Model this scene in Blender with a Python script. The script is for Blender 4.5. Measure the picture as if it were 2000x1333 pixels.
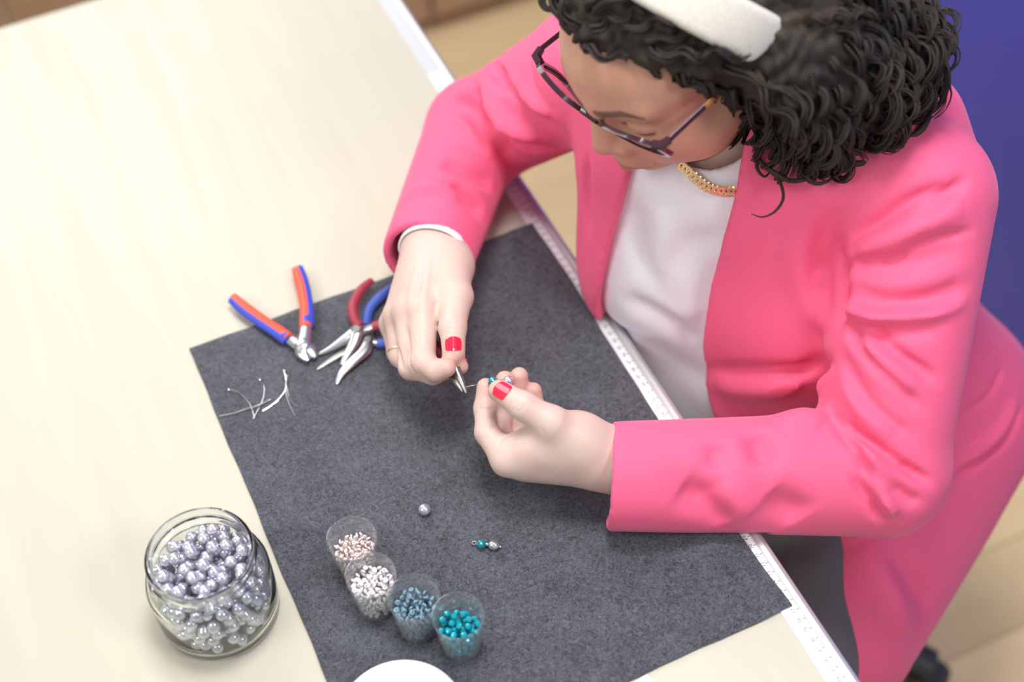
import bpy, bmesh, math, random
import numpy as np
from mathutils import Vector, Matrix
for _o in list(bpy.data.objects): bpy.data.objects.remove(_o)
scene = bpy.context.scene; C = scene.collection
# ------------------------------------------------------------------ camera (world: table top z = 0, table edge x = 0, floor z = -0.74)
cd = bpy.data.cameras.new('camera'); cam = bpy.data.objects.new('camera', cd); C.objects.link(cam)
cd.sensor_width = 36; cd.lens = 51.4; cd.clip_start = .05; cd.clip_end = 50
cam.matrix_world = Matrix(((.907019, .347621, -.237647, -.449319), (-.419374, .694832, -.584238, -.973414), (-.037969, .629578, .776009, 1.117440), (0, 0, 0, 1)))
cd.dof.use_dof = True; cd.dof.focus_distance = 1.285; cd.dof.aperture_fstop = 2.2
scene.camera = cam
# ------------------------------------------------------------------ light: bright diffuse room, tall windows behind and to the left of the table
world = bpy.data.worlds.new('room_light'); scene.world = world; world.use_nodes = True
world.node_tree.nodes['Background'].inputs[0].default_value = (1, .985, .97, 1)
world.node_tree.nodes['Background'].inputs[1].default_value = .44
def area(name, loc, target, sx, sy, power, col):
    l = bpy.data.lights.new(name, 'AREA'); l.shape = 'RECTANGLE'; l.size = sx; l.size_y = sy; l.energy = power; l.color = col
    o = bpy.data.objects.new(name, l); C.objects.link(o); o.location = loc
    o.rotation_euler = (Vector(target)-Vector(loc)).to_track_quat('-Z', 'Y').to_euler(); return o
area('window_daylight', (-.7, 2.3, 1.75), (-.15, -.1, 0), 2.2, 1.5, 44, (1, .985, .96))
area('window_daylight_left', (-2.9, -.5, 2.7), (0, -.2, 0), 1.6, 1.5, 50, (1, .985, .97))
area('ceiling_light', (-.05, -.12, 1.9), (0, -.2, 0), .55, .55, 29, (1, .985, .965))
area('front_fill_light', (.75, -1.7, 1.9), (.15, -.3, -.1), .55, .55, 19, (1, .985, .965))  # added fill from the camera side, brightens camera-facing surfaces; no known lamp there
vs = scene.view_settings; vs.view_transform = 'Standard'; vs.look = 'None'; vs.exposure = 0.0; vs.gamma = 1; vs.use_curve_mapping = False
# ------------------------------------------------------------------ implicit-surface modelling (numpy)
def V3(*a): return np.array(a, dtype=np.float64)
def unit(v): v = np.asarray(v, float); return v/np.linalg.norm(v)
def smin(a, b, k):
    h = np.maximum(k-np.abs(a-b), 0)/k
    return np.minimum(a, b)-h*h*k*.25
def smax(a, b, k): return -smin(-a, -b, k)
def cap(p, a, b, ra, rb):
    """tapered capsule"""
    a = np.asarray(a, float); b = np.asarray(b, float)
    ab = b-a; q = p-a
    h = np.clip(q@ab/(ab@ab), 0, 1)
    return np.linalg.norm(q-h[:, None]*ab, axis=1)-(ra+(rb-ra)*h)
def fcap(p, a, b, ra, rb, axis, flat):
    """tapered capsule flattened along axis"""
    axis = unit(axis); a = np.asarray(a, float); b = np.asarray(b, float); s = 1/flat-1
    q = p-a; q = q+np.outer(q@axis, axis)*s
    ab = b-a; ab = ab+axis*(ab@axis)*s
    h = np.clip(q@ab/(ab@ab), 0, 1)
    return (np.linalg.norm(q-h[:, None]*ab, axis=1)-(ra+(rb-ra)*h))*max(flat, .55)
def ell(p, c, r, M=None):
    q = p-np.asarray(c, float)
    if M is not None: q = q@M
    r = np.asarray(r, float)
    k0 = np.linalg.norm(q/r, axis=1); k1 = np.linalg.norm(q/(r*r), axis=1)+1e-9
    return k0*(k0-1)/k1
def poly(p, pts, rs):
    d = None
    for i in range(len(pts)-1):
        e = cap(p, pts[i], pts[i+1], rs[i], rs[i+1])
        d = e if d is None else np.minimum(d, e)
    return d
def curve_dist(p, pts):
    """distance to a polyline and the arc fraction of the closest point"""
    pts = np.asarray(pts, float); best = np.full(len(p), 1e9); par = np.zeros(len(p)); n = len(pts)-1
    for i in range(n):
        a = pts[i]; ab = pts[i+1]-a; q = p-a
        h = np.clip(q@ab/(ab@ab+1e-12), 0, 1)
        d = np.linalg.norm(q-h[:, None]*ab, axis=1); m = d < best
        best[m] = d[m]; par[m] = (i+h[m])/n
    return best, par
def smooth_pts(pts, n=4):
    """Catmull-Rom resampling of a polyline"""
    P = np.asarray(pts, float); out = []
    for i in range(len(P)-1):
        p0 = P[max(i-1, 0)]; p1 = P[i]; p2 = P[i+1]; p3 = P[min(i+2, len(P)-1)]
        for k in range(n):
            t = k/n
            out.append(.5*((2*p1)+(-p0+p2)*t+(2*p0-5*p1+4*p2-p3)*t*t+(-p0+3*p1-3*p2+p3)*t**3))
    out.append(P[-1]); return np.array(out)
def folds(p, d, lst):
    """raise (+) or crease (-) a surface along curves that lie on it: (height, half width, points)"""
    out = d.copy(); near = np.abs(d) < .05
    idx0 = np.nonzero(near)[0]; q0 = p[idx0]
    for h, w, pts in lst:
        P = smooth_pts(pts, 3); lo = P.min(0)-3*w; hi = P.max(0)+3*w
        m = np.all((q0 > lo) & (q0 < hi), axis=1)
        if not m.any(): continue
        idx = idx0[m]
        r, t = curve_dist(q0[m], P)
        fade = np.sin(np.pi*np.clip(t, .02, .98))**.6
        r2 = np.maximum(r*r-d[idx]**2, 0)                # distance measured along the surface
        out[idx] -= h*fade*np.exp(-r2/(w*w))*np.clip(1.6-np.abs(d[idx])/.03, 0, 1)
    return out
def surface_net(fn, lo, hi, h, slack=2.2):
    """mesh of fn = 0 inside the box, by naive surface nets on a block-sparse grid"""
    lo = np.asarray(lo, float); hi = np.asarray(hi, float); B = 6
    nb = np.ceil((hi-lo)/(h*B)).astype(int); n = nb*B+1
    ax = [lo[i]+(np.arange(nb[i])+.5)*h*B for i in range(3)]
    g = np.stack(np.meshgrid(*ax, indexing='ij'), -1).reshape(-1, 3)
    dc = fn(g).reshape(nb)
    act = np.abs(dc) < slack*h*B
    D = np.repeat(np.repeat(np.repeat(np.where(dc > 0, 1., -1.), B, 0), B, 1), B, 2).astype(np.float32)
    D = np.pad(D, ((0, 1),)*3, mode='edge')
    A = np.repeat(np.repeat(np.repeat(act, B, 0), B, 1), B, 2)
    A = np.pad(A, ((0, 1),)*3, mode='edge'); A2 = A.copy()
    A2[1:] |= A[:-1]; A2[:, 1:] |= A2[:, :-1].copy(); A2[:, :, 1:] |= A2[:, :, :-1].copy()
    idx = np.argwhere(A2); P = lo+idx*h
    vals = np.concatenate([fn(P[i:i+400000]) for i in range(0, len(P), 400000)])
    D[idx[:, 0], idx[:, 1], idx[:, 2]] = vals
    S = D < 0
    c = [(i, j, k) for i in (0, 1) for j in (0, 1) for k in (0, 1)]
    sl = lambda i, j, k: (slice(i, n[0]-1+i), slice(j, n[1]-1+j), slice(k, n[2]-1+k))
    cnt = sum(S[sl(*o)].astype(np.int8) for o in c)
    mask = (cnt > 0) & (cnt < 8)
    cells = np.argwhere(mask); vid = -np.ones(mask.shape, np.int64); vid[mask] = np.arange(len(cells))
    cv = np.stack([D[cells[:, 0]+o[0], cells[:, 1]+o[1], cells[:, 2]+o[2]] for o in c], 1).astype(float)
    acc = np.zeros((len(cells), 3)); w = np.zeros(len(cells))
    for a in range(8):
        for b in range(a+1, 8):
            df = [c[b][i]-c[a][i] for i in range(3)]
            if sum(abs(x) for x in df) != 1: continue
            m = (cv[:, a] < 0) != (cv[:, b] < 0)
            t = cv[m, a]/(cv[m, a]-cv[m, b])
            acc[m] += np.array(c[a])+t[:, None]*np.array(df); w[m] += 1
    verts = lo+(cells+acc/w[:, None])*h
    quads = []
    for a in range(3):
        u, v = [(1, 2), (2, 0), (0, 1)][a]
        s0 = [slice(0, n[i]-1) for i in range(3)]; s1 = list(s0); s1[a] = slice(1, n[a])
        e = S[tuple(s0)] != S[tuple(s1)]; ii = np.argwhere(e)
        ii = ii[(ii[:, u] > 0) & (ii[:, v] > 0)]
        o = np.zeros(3, int); ou = o.copy(); ou[u] = 1; ov = o.copy(); ov[v] = 1
        g4 = [vid[tuple((ii-x).T)] for x in (o, ou, ou+ov, ov)]
        q = np.stack(g4, 1); fl = S[tuple(ii.T)]
        q[~fl] = q[~fl][:, ::-1]; quads.append(q)
    q = np.concatenate(quads); q = q[(q >= 0).all(1)]
    return verts, q
def relax(v, q, it=2, f=.5):
    """Laplacian smoothing of a quad mesh"""
    e = np.concatenate([q[:, [0, 1]], q[:, [1, 2]], q[:, [2, 3]], q[:, [3, 0]]])
    e = np.concatenate([e, e[:, ::-1]])
    deg = np.bincount(e[:, 0], minlength=len(v))[:, None]
    for _ in range(it):
        s = np.stack([np.bincount(e[:, 0], weights=v[e[:, 1], k], minlength=len(v)) for k in range(3)], 1)
        v = v+f*(s/np.maximum(deg, 1)-v)
    return v
FOLDS = {
 'jacket': [(-0.01035, 0.00425, [(0.137, -0.303, 0.157), (0.147, -0.321, 0.178), (0.168, -0.339, 0.193), (0.184, -0.342, 0.202), (0.206, -0.347, 0.205), (0.228, -0.349, 0.201)]),
  (-0.0092, 0.0119, [(0.137, -0.315, 0.163), (0.157, -0.342, 0.183), (0.189, -0.353, 0.194), (0.217, -0.356, 0.193)]),
  (-0.0115, 0.0068, [(0.146, -0.296, 0.178), (0.165, -0.309, 0.207), (0.191, -0.316, 0.228), (0.222, -0.322, 0.235)]),
  (0.0092, 0.0119, [(0.143, -0.307, 0.175), (0.169, -0.327, 0.202), (0.197, -0.333, 0.216), (0.228, -0.336, 0.219)]),
  (-0.00805, 0.0051, [(0.191, -0.327, 0.219), (0.210, -0.327, 0.228), (0.239, -0.319, 0.235)]),
  (0.01265, 0.005525, [(0.125, -0.331, 0.139), (0.129, -0.348, 0.146), (0.140, -0.365, 0.153), (0.173, -0.383, 0.158), (0.208, -0.383, 0.156)]),
  (-0.01035, 0.00935, [(0.130, -0.319, 0.147), (0.144, -0.356, 0.162), (0.176, -0.375, 0.167), (0.213, -0.375, 0.167)]),
  (-0.00805, 0.00765, [(0.120, -0.349, 0.132), (0.141, -0.377, 0.146), (0.176, -0.392, 0.149)]),
  (-0.01035, 0.0051, [(0.120, -0.342, 0.131), (0.120, -0.375, 0.125), (0.128, -0.405, 0.117), (0.144, -0.430, 0.101)]),
  (-0.0092, 0.00595, [(0.129, -0.365, 0.141), (0.141, -0.395, 0.133), (0.164, -0.420, 0.114)]),
  (0.0092, 0.0102, [(0.122, -0.363, 0.132), (0.125, -0.392, 0.122), (0.144, -0.420, 0.111)]),
  (-0.01035, 0.00595, [(0.110, -0.358, 0.112), (0.106, -0.384, 0.105), (0.110, -0.414, 0.096), (0.127, -0.442, 0.084)]),
  (0.0092, 0.00935, [(0.103, -0.375, 0.100), (0.104, -0.407, 0.093), (0.117, -0.437, 0.085)]),
  (-0.01265, 0.00425, [(0.087, -0.388, 0.074), (0.083, -0.409, 0.075), (0.085, -0.431, 0.072), (0.085, -0.453, 0.061)]),
  (-0.01265, 0.00425, [(0.089, -0.400, 0.078), (0.097, -0.430, 0.077), (0.113, -0.456, 0.069), (0.135, -0.475, 0.050)]),
  (0.0115, 0.00765, [(0.085, -0.419, 0.075), (0.093, -0.443, 0.070), (0.100, -0.469, 0.053)]),
  (0.01035, 0.00595, [(0.086, -0.451, 0.062), (0.092, -0.471, 0.045), (0.097, -0.479, 0.033)]),
  (-0.0092, 0.0051, [(0.093, -0.451, 0.066), (0.105, -0.473, 0.051), (0.119, -0.482, 0.039)]),
  (-0.0092, 0.0051, [(0.074, -0.445, 0.062), (0.080, -0.465, 0.045), (0.087, -0.476, 0.027)]),
  (-0.0161, 0.0153, [(-0.068, -0.396, 0.074), (-0.052, -0.412, 0.060), (-0.035, -0.426, 0.034)]),
  (0.0092, 0.017, [(-0.042, -0.408, 0.069), (-0.023, -0.430, 0.039)]),
  (-0.0138, 0.017, [(-0.001, -0.429, 0.059), (0.013, -0.442, 0.043), (0.023, -0.449, 0.030)]),
  (0.0115, 0.017, [(0.039, -0.376, 0.074), (0.063, -0.381, 0.070), (0.075, -0.394, 0.072)]),
  (-0.0138, 0.0119, [(0.011, -0.379, 0.081), (0.010, -0.398, 0.080), (0.008, -0.411, 0.075)]),
  (-0.0069, 0.0102, [(-0.024, -0.376, 0.085), (-0.034, -0.398, 0.078)]),
  (-0.01035, 0.0085, [(0.048, -0.254, 0.004), (0.079, -0.300, 0.036), (0.111, -0.324, 0.053), (0.105, -0.357, 0.099)]),
  (0.0092, 0.0136, [(0.050, -0.259, -0.017), (0.081, -0.302, 0.012), (0.099, -0.355, 0.073)]),
  (0.0069, 0.0153, [(0.133, -0.264, 0.201), (0.115, -0.272, 0.152), (0.118, -0.297, 0.114), (0.116, -0.326, 0.103)]),
  (-0.00736, 0.01105, [(0.140, -0.270, 0.202), (0.129, -0.284, 0.143), (0.117, -0.329, 0.112)]),
  (-0.023, 0.0068, [(0.142, -0.287, 0.166), (0.130, -0.312, 0.144), (0.117, -0.337, 0.121)]),
  (0.0092, 0.00595, [(0.274, -0.385, -0.128), (0.300, -0.380, -0.129), (0.334, -0.368, -0.127), (0.364, -0.350, -0.120)]),
  (-0.0138, 0.00425, [(0.263, -0.395, -0.135), (0.293, -0.387, -0.135), (0.338, -0.375, -0.137), (0.369, -0.356, -0.129)]),
  (-0.0069, 0.00255, [(0.293, -0.350, -0.098), (0.329, -0.343, -0.099), (0.361, -0.322, -0.094)]),
  (-0.0092, 0.017, [(0.149, -0.430, -0.144), (0.170, -0.468, -0.170), (0.185, -0.482, -0.201)]),
  (0.0115, 0.02125, [(0.137, -0.411, -0.143), (0.139, -0.466, -0.159), (0.134, -0.501, -0.190)]),
  (-0.0069, 0.0034, [(0.023, 0.049, 0.220), (-0.002, 0.036, 0.205), (-0.012, 0.015, 0.195), (-0.014, -0.003, 0.183), (-0.008, -0.022, 0.174)]),
  (-0.0161, 0.00765, [(-0.017, 0.103, 0.142), (-0.026, 0.037, 0.165), (-0.017, -0.003, 0.161), (-0.005, -0.024, 0.150)]),
  (-0.023, 0.00765, [(-0.040, 0.095, 0.128), (-0.048, 0.073, 0.123), (-0.041, 0.032, 0.115), (-0.020, 0.006, 0.105), (-0.001, -0.010, 0.110)]),
  (0.0184, 0.0102, [(-0.040, 0.061, 0.138), (-0.034, 0.023, 0.132), (-0.012, -0.009, 0.129)]),
  (0.0138, 0.0102, [(-0.025, 0.049, 0.167), (-0.020, 0.007, 0.169), (-0.007, -0.024, 0.166)]),
  (-0.023, 0.0085, [(-0.061, 0.111, 0.103), (-0.056, 0.083, 0.113), (-0.048, 0.038, 0.105), (-0.032, 0.023, 0.084)]),
  (0.0138, 0.0119, [(-0.063, 0.090, 0.107), (-0.057, 0.052, 0.107), (-0.048, 0.025, 0.087)]),
  (-0.0115, 0.0102, [(-0.108, 0.024, 0.111), (-0.085, 0.002, 0.105), (-0.064, -0.004, 0.080)]),
  (-0.0138, 0.0102, [(-0.112, -0.011, 0.114), (-0.099, -0.031, 0.102), (-0.091, -0.039, 0.085)]),
  (0.0115, 0.0102, [(-0.152, -0.001, 0.108), (-0.131, -0.017, 0.117), (-0.111, -0.033, 0.110)]),
  (-0.0092, 0.0051, [(-0.003, -0.088, 0.164), (-0.009, -0.098, 0.122), (-0.015, -0.115, 0.096)]),
  ],
 'blouse': [(-0.0084, 0.0108, [(0.018, -0.140, 0.145), (0.013, -0.160, 0.107), (0.019, -0.197, 0.075), (0.050, -0.230, 0.044)]),
  (-0.0084, 0.0108, [(-0.005, -0.175, 0.054), (0.016, -0.204, 0.049), (0.047, -0.229, 0.016)]),
  (0.007, 0.0126, [(0.012, -0.173, 0.094), (0.027, -0.209, 0.062), (0.050, -0.227, 0.052)]),
  (-0.0056, 0.0126, [(0.030, -0.197, 0.093), (0.046, -0.196, 0.125), (0.069, -0.216, 0.146)]),
  (0.0056, 0.0135, [(0.033, -0.166, 0.157), (0.032, -0.180, 0.123), (0.026, -0.194, 0.091)]),
  (-0.0056, 0.018, [(0.007, -0.195, 0.012), (0.031, -0.217, -0.026), (0.054, -0.248, -0.036)]),
  ],
 'left_hand': [(-0.0009, 0.0013, [(-0.192, -0.251, 0.084), (-0.186, -0.257, 0.086), (-0.178, -0.256, 0.082)]),
  (-0.0009, 0.0013, [(-0.198, -0.268, 0.082), (-0.192, -0.275, 0.083), (-0.184, -0.274, 0.080)]),
  (-0.0007, 0.0012, [(-0.176, -0.294, 0.123), (-0.171, -0.295, 0.128), (-0.166, -0.292, 0.131)]),
  (-0.0007, 0.0012, [(-0.175, -0.297, 0.123), (-0.169, -0.298, 0.127), (-0.165, -0.295, 0.130)]),
  (-0.0012, 0.0018, [(-0.192, -0.295, 0.083), (-0.185, -0.289, 0.084), (-0.174, -0.295, 0.091)]),
  (-0.0009, 0.0015, [(-0.188, -0.300, 0.085), (-0.180, -0.299, 0.089), (-0.176, -0.301, 0.092)]),
  (-0.0006, 0.0014, [(-0.166, -0.321, 0.094), (-0.159, -0.319, 0.109), (-0.160, -0.314, 0.114)]),
  ],
 'right_hand': [(-0.0007, 0.0012, [(-0.186, -0.173, 0.109), (-0.182, -0.178, 0.109), (-0.175, -0.178, 0.107)]),
  (-0.0007, 0.0012, [(-0.189, -0.177, 0.107), (-0.184, -0.182, 0.108), (-0.176, -0.182, 0.105)]),
  (-0.0006, 0.0012, [(-0.184, -0.170, 0.111), (-0.180, -0.174, 0.110), (-0.173, -0.174, 0.109)]),
  (-0.0008, 0.002, [(-0.191, -0.151, 0.101), (-0.185, -0.143, 0.104), (-0.179, -0.138, 0.106)]),
  (0.0012, 0.004, [(-0.168, -0.089, 0.112), (-0.183, -0.116, 0.111), (-0.194, -0.136, 0.109)]),
  (0.001, 0.004, [(-0.177, -0.089, 0.110), (-0.195, -0.113, 0.107), (-0.206, -0.129, 0.105)]),
  (-0.0012, 0.004, [(-0.177, -0.097, 0.111), (-0.191, -0.117, 0.109), (-0.200, -0.133, 0.108)]),
  (-0.003, 0.0024, [(-0.216, -0.143, 0.092), (-0.221, -0.165, 0.089), (-0.227, -0.188, 0.083)]),
  (-0.003, 0.0024, [(-0.224, -0.132, 0.073), (-0.230, -0.157, 0.078), (-0.233, -0.176, 0.077)]),
  ],
}
# ------------------------------------------------------------------ the woman: skeleton and implicit shapes
TF = V3(-.755, -.656, 0); TL = V3(.656, -.755, 0)            # chest forward / her left
SL = V3(.222, -.278, .182); EL = V3(*(0.1173, -0.4274, 0.0120)); WL = V3(*(-0.1095, -0.3435, 0.0463)); 
SR = V3(.050, .010, .172); ER = V3(*(-0.0362, 0.1193, 0.0450)); WR = V3(*(-0.1613, -0.0612, 0.0781))
_T = np.array([  # z, centre x, y, half width, half depth
 (-.46, .225, -.205, .235, .190), (-.38, .222, -.200, .225, .180), (-.30, .215, -.195, .205, .165), (-.20, .203, -.18, .182, .165), (-.12, .183, -.168, .163, .165),
 (-.05, .169, -.158, .152, .148), (.03, .160, -.150, .155, .118), (.10, .150, -.146, .160, .112),
 (.16, .138, -.143, .155, .095), (.205, .124, -.138, .110, .075), (.24, .113, -.135, .065, .058), (.30, .105, -.135, .05, .05)])
_tz = np.linspace(-.46, .30, 160)
_tt = np.stack([np.interp(_tz, _T[:, 0], _T[:, i]) for i in range(1, 5)])
for _ in range(60): _tt[:, 1:-1] = .5*_tt[:, 1:-1]+.25*(_tt[:, :-2]+_tt[:, 2:])
def torso_lf(p):
    z = p[:, 2]; cx, cy, a, b = [np.interp(z, _tz, t) for t in _tt]
    x = p[:, 0]-cx; y = p[:, 1]-cy
    return x*TL[0]+y*TL[1], x*TF[0]+y*TF[1], a, b
def torso(p, off=0.):
    l, f, a, b = torso_lf(p); a = a+off; b = b+off
    r = ((np.abs(l)/a)**2.3+(np.abs(f)/b)**2.3)**(1/2.3)
    d = (r-1)*np.minimum(a, b)*.92
    for s in (-1, 1):
        c = V3(.158, -.150, .035)+TF*.080+TL*(.072*s)
        d = smin(d, np.linalg.norm(p-c, axis=1)-(.055+off), .06)
    return d
def tp(l, f, z):
    """point in the chest frame at height z"""
    cx, cy = np.interp(z, _tz, _tt[0]), np.interp(z, _tz, _tt[1])
    return V3(cx, cy, z)+TL*l+TF*f
NB = V3(.112, -.135, .205)
HIPL = tp(.10, 0, -.2); KNEL = HIPL+TF*.43+V3(0, 0, -.01); HIPR = tp(-.10, 0, -.2); KNER = HIPR+unit(TF-TL*.12)*.43+V3(0, 0, -.01)
HEM0 = V3(*(0.3484, -0.4212, -0.2200)); HEM1 = V3(*(0.1419, -0.5061, -0.2800)); HEMN = unit(np.cross(HEM1-HEM0, TL)); HEMN = HEMN if HEMN[2] < 0 else -HEMN
# left sleeve widens around the elbow; outline points along the arm
def sleeve_l(p):
    d = cap(p, SL+V3(.004, 0, -.004), EL+V3(.010, .008, .012), .071, .057)
    d = smin(d, cap(p, EL, WL-unit(WL-EL)*-.01, .056, .0475), .018)
    d = smin(d, ell(p, EL+V3(.008, .000, .000), (.050, .052, .048)), .02)
    return d
def sleeve_r(p):
    d = cap(p, SR, ER+V3(.012, -.012, .004), .064, .056)
    d = smin(d, cap(p, ER+V3(0, -.006, 0), WR, .053, .0445), .02)
    return d
def jacket_solid(p):
    d = torso(p, .016)
    d = smin(d, cap(p, NB+TL*.03, SL+V3(0, 0, .006), .050, .060), .03)
    d = smin(d, cap(p, NB-TL*.03, SR+V3(0, 0, .006), .050, .060), .03)
    d = smin(d, cap(p, V3(.272, -.200, .182), V3(.195, -.085, .190), .052, .060), .05)
    d = smin(d, np.linalg.norm(p-V3(.258, -.262, .135), axis=1)-.055, .05)
    # skirt of the jacket spread over the left thigh
    d = smin(d, fcap(p, tp(.165, -.03, -.23), tp(.128, .23, -.25), .130, .100, TL, .8), .06)
    d = smin(d, fcap(p, tp(.125, -.045, .00), tp(.150, -.030, -.20), .060, .100, TL, .9), .05)
    d = smax(d, (p-HEM0)@HEMN, .006)
    return d
def jacket_base(p):
    d = smin(jacket_solid(p), sleeve_l(p), .007)
    return smin(d, sleeve_r(p), .012)
def opening(p):
    """negative inside the open front of the jacket (a wedge between the two front edges)"""
    l, f, a, b = torso_lf(p); z = p[:, 2]
    le = np.interp(z, [-.34, -.22, -.13, -.09, -.04, .03, .10, .15, .20, .26], [.165, .100, .030, .010, -.006, -.008, .000, .012, .028, .04])
    ri = np.interp(z, [-.34, -.20, -.10, -.04, .03, .10, .15, .20, .26], [-.17, -.15, -.125, -.115, -.118, -.105, -.090, -.072, -.06])
    return np.maximum(np.maximum(l-le, ri-l), -(f-.0))
def rest_on_table(p, d):
    """cloth lies on the mat and stops at the table edge"""
    x, z = p[:, 0], p[:, 2]
    return smax(d, np.minimum(.0074-z, .0030-x), .005)
def jacket(p):
    tin = torso(p, .0); d = jacket_solid(p)
    # open front: cut away down to just under the blouse surface; neck hole
    d = smax(d, -smax(opening(p)*.9, -(tin+.012), .003), .004)
    d = smax(d, -(cap(p, NB+V3(0, 0, -.03), NB+V3(-.02, 0, .10), .063, .075)), .006)
    # hollow under the skirt
    d = smax(d, -cap(p, HIPL+V3(0, 0, -.07), KNEL+V3(0, 0, -.06), .075, .070), .01)
    d = smin(smin(d, sleeve_l(p), .007), sleeve_r(p), .012)
    d = folds(p, d, FOLDS.get('jacket', []))
    # sleeve ends: flat cut and hollow cuff
    for W, E, r, u in ((WL, EL, .038, unit(V3(-.88, .46, .06))), (WR, ER, .036, unit(WR-ER))):
        d = smax(d, np.where(np.linalg.norm(p-W, axis=1) < .11, (p-W)@u, -1.), .004)
        d = smax(d, -cap(p, W-u*.02, W+u*.06, r, r), .004)
    return rest_on_table(p, d)
def blouse(p):
    d = torso(p, .003)
    d = smin(d, cap(p, NB+TL*.03, SL, .04, .035), .03); d = smin(d, cap(p, NB-TL*.03, SR, .04, .035), .03)
    d = folds(p, d, FOLDS.get('blouse', []))
    d = smax(d, -cap(p, NB+V3(-.006, -.004, .0), NB+V3(-.02, -.01, .10), .058, .075), .008)
    return rest_on_table(p, smax(d, -(p[:, 2]+.22), .01))
def trousers(p):
    d = smin(fcap(p, HIPL+V3(0, 0, -.02), KNEL, .080, .068, (0, 0, 1), .95), fcap(p, HIPR, KNER, .088, .070, (0, 0, 1), .95), .03)
    d = smin(d, ell(p, tp(0, -.01, -.2), (.17, .17, .10)), .05)
    for K in (KNEL, KNER):
        d = smin(d, cap(p, K, K+V3(.06, .02, -.44), .066, .048), .03)
    return d
# ---- head: f forward, l to her left, u up, origin midway between the ears
HO = V3(.066, -.133, .310)
HF = unit(V3(-.885, -.238, -.400)); HL = V3(.2314, -.9707, .0646); HL = unit(HL-HF*(HL@HF)); HU = np.cross(HF, HL)
HM = np.stack([HF, HL, HU], 1)
def hw(f, l, u): return HO+HF*f+HL*l+HU*u
def head_l(q):
    C = lambda a, b, ra, rb: cap(q, a, b, ra, rb)
    d = ell(q, (-.014, 0, .045), (.096, .074, .082))
    d = smin(d, ell(q, (.038, 0, -.005), (.056, .060, .078)), .03)
    d = smin(d, ell(q, (.048, 0, .048), (.046, .058, .044)), .03)
    d = smin(d, ell(q, (.042, 0, -.048), (.044, .045, .036)), .03)
    d = smin(d, np.linalg.norm(q-V3(.076, 0, -.074), axis=1)-.016, .022)
    for s in (-1, 1):
        d = smin(d, np.linalg.norm(q-V3(.062, .037*s, -.020), axis=1)-.026, .025)
        d = smin(d, C((.040, .050*s, -.045), (.002, .060*s, -.030), .016, .016), .03)
        d = smin(d, C((.089, .012*s, .030), (.076, .046*s, .034), .010, .009), .014)
        d = smax(d, -ell(q, (.098, .031*s, .010), (.016, .018, .012)), .014)
        d = smin(d, ell(q, (.078, .031*s, .009), (.013, .015, .0125)), .004)
        d = smin(d, ell(q, (.000, .071*s, -.005), (.017, .009, .030)), .008)
    d = smin(d, C((.090, 0, .026), (.106, 0, -.018), .009, .0115), .012)
    for s in (-1, 1): d = smin(d, np.linalg.norm(q-V3(.099, .0125*s, -.025), axis=1)-.0082, .007)
    d = smin(d, C((.094, -.010, -.048), (.094, .010, -.048), .009, .009), .012)
    for s in (-1, 1):
        d = smin(d, C((.101, .004*s, -.0535), (.088, .023*s, -.058), .0052, .0035), .005)
        d = smin(d, C((.099, 0, -.0635), (.088, .021*s, -.060), .0062, .0035), .005)
    m = q[:, 0] > .07
    sl = C((.109, -.001, -.0585), (.092, .024, -.0595), .0016, .001); sr = C((.109, .001, -.0585), (.092, -.024, -.0595), .0016, .001)
    d = smax(d, -np.minimum(sl, sr), .003)
    return d
def head(p):
    d = head_l((p-HO)@HM)
    d = smin(d, cap(p, hw(-.022, 0, -.01), NB+V3(.0, 0, -.03), .050, .056), .03)
    return d
# ---- left hand: thumb side up, fingers curled round the bead
LWR = V3(*(-0.1008, -0.3369, 0.0565))
LI = [V3(*(-0.1876, -0.3017, 0.0667)), V3(*(-0.1924, -0.2706, 0.0719)), V3(*(-0.1843, -0.2487, 0.0767)), V3(*(-0.1764, -0.2345, 0.0860))]
LMf = [V3(*(-0.1745, -0.2953, 0.0498)), V3(*(-0.1764, -0.2610, 0.0466)), V3(*(-0.1651, -0.2407, 0.0577)), V3(*(-0.1554, -0.2280, 0.0766))]
LR = [V3(*(-0.1597, -0.2928, 0.0369)), V3(*(-0.1607, -0.2576, 0.0309)), V3(*(-0.1482, -0.2387, 0.0489)), V3(*(-0.1403, -0.2258, 0.0713))]
LP = [V3(*(-0.1448, -0.2908, 0.0262)), V3(*(-0.1430, -0.2618, 0.0202)), V3(*(-0.1336, -0.2475, 0.0390)), V3(*(-0.1316, -0.2369, 0.0579))]
LT = [V3(*(-0.1268, -0.3192, 0.0799)), V3(*(-0.1468, -0.3087, 0.1049)), V3(*(-0.1645, -0.2898, 0.1176)), V3(*(-0.1753, -0.2637, 0.1146))]
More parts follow.
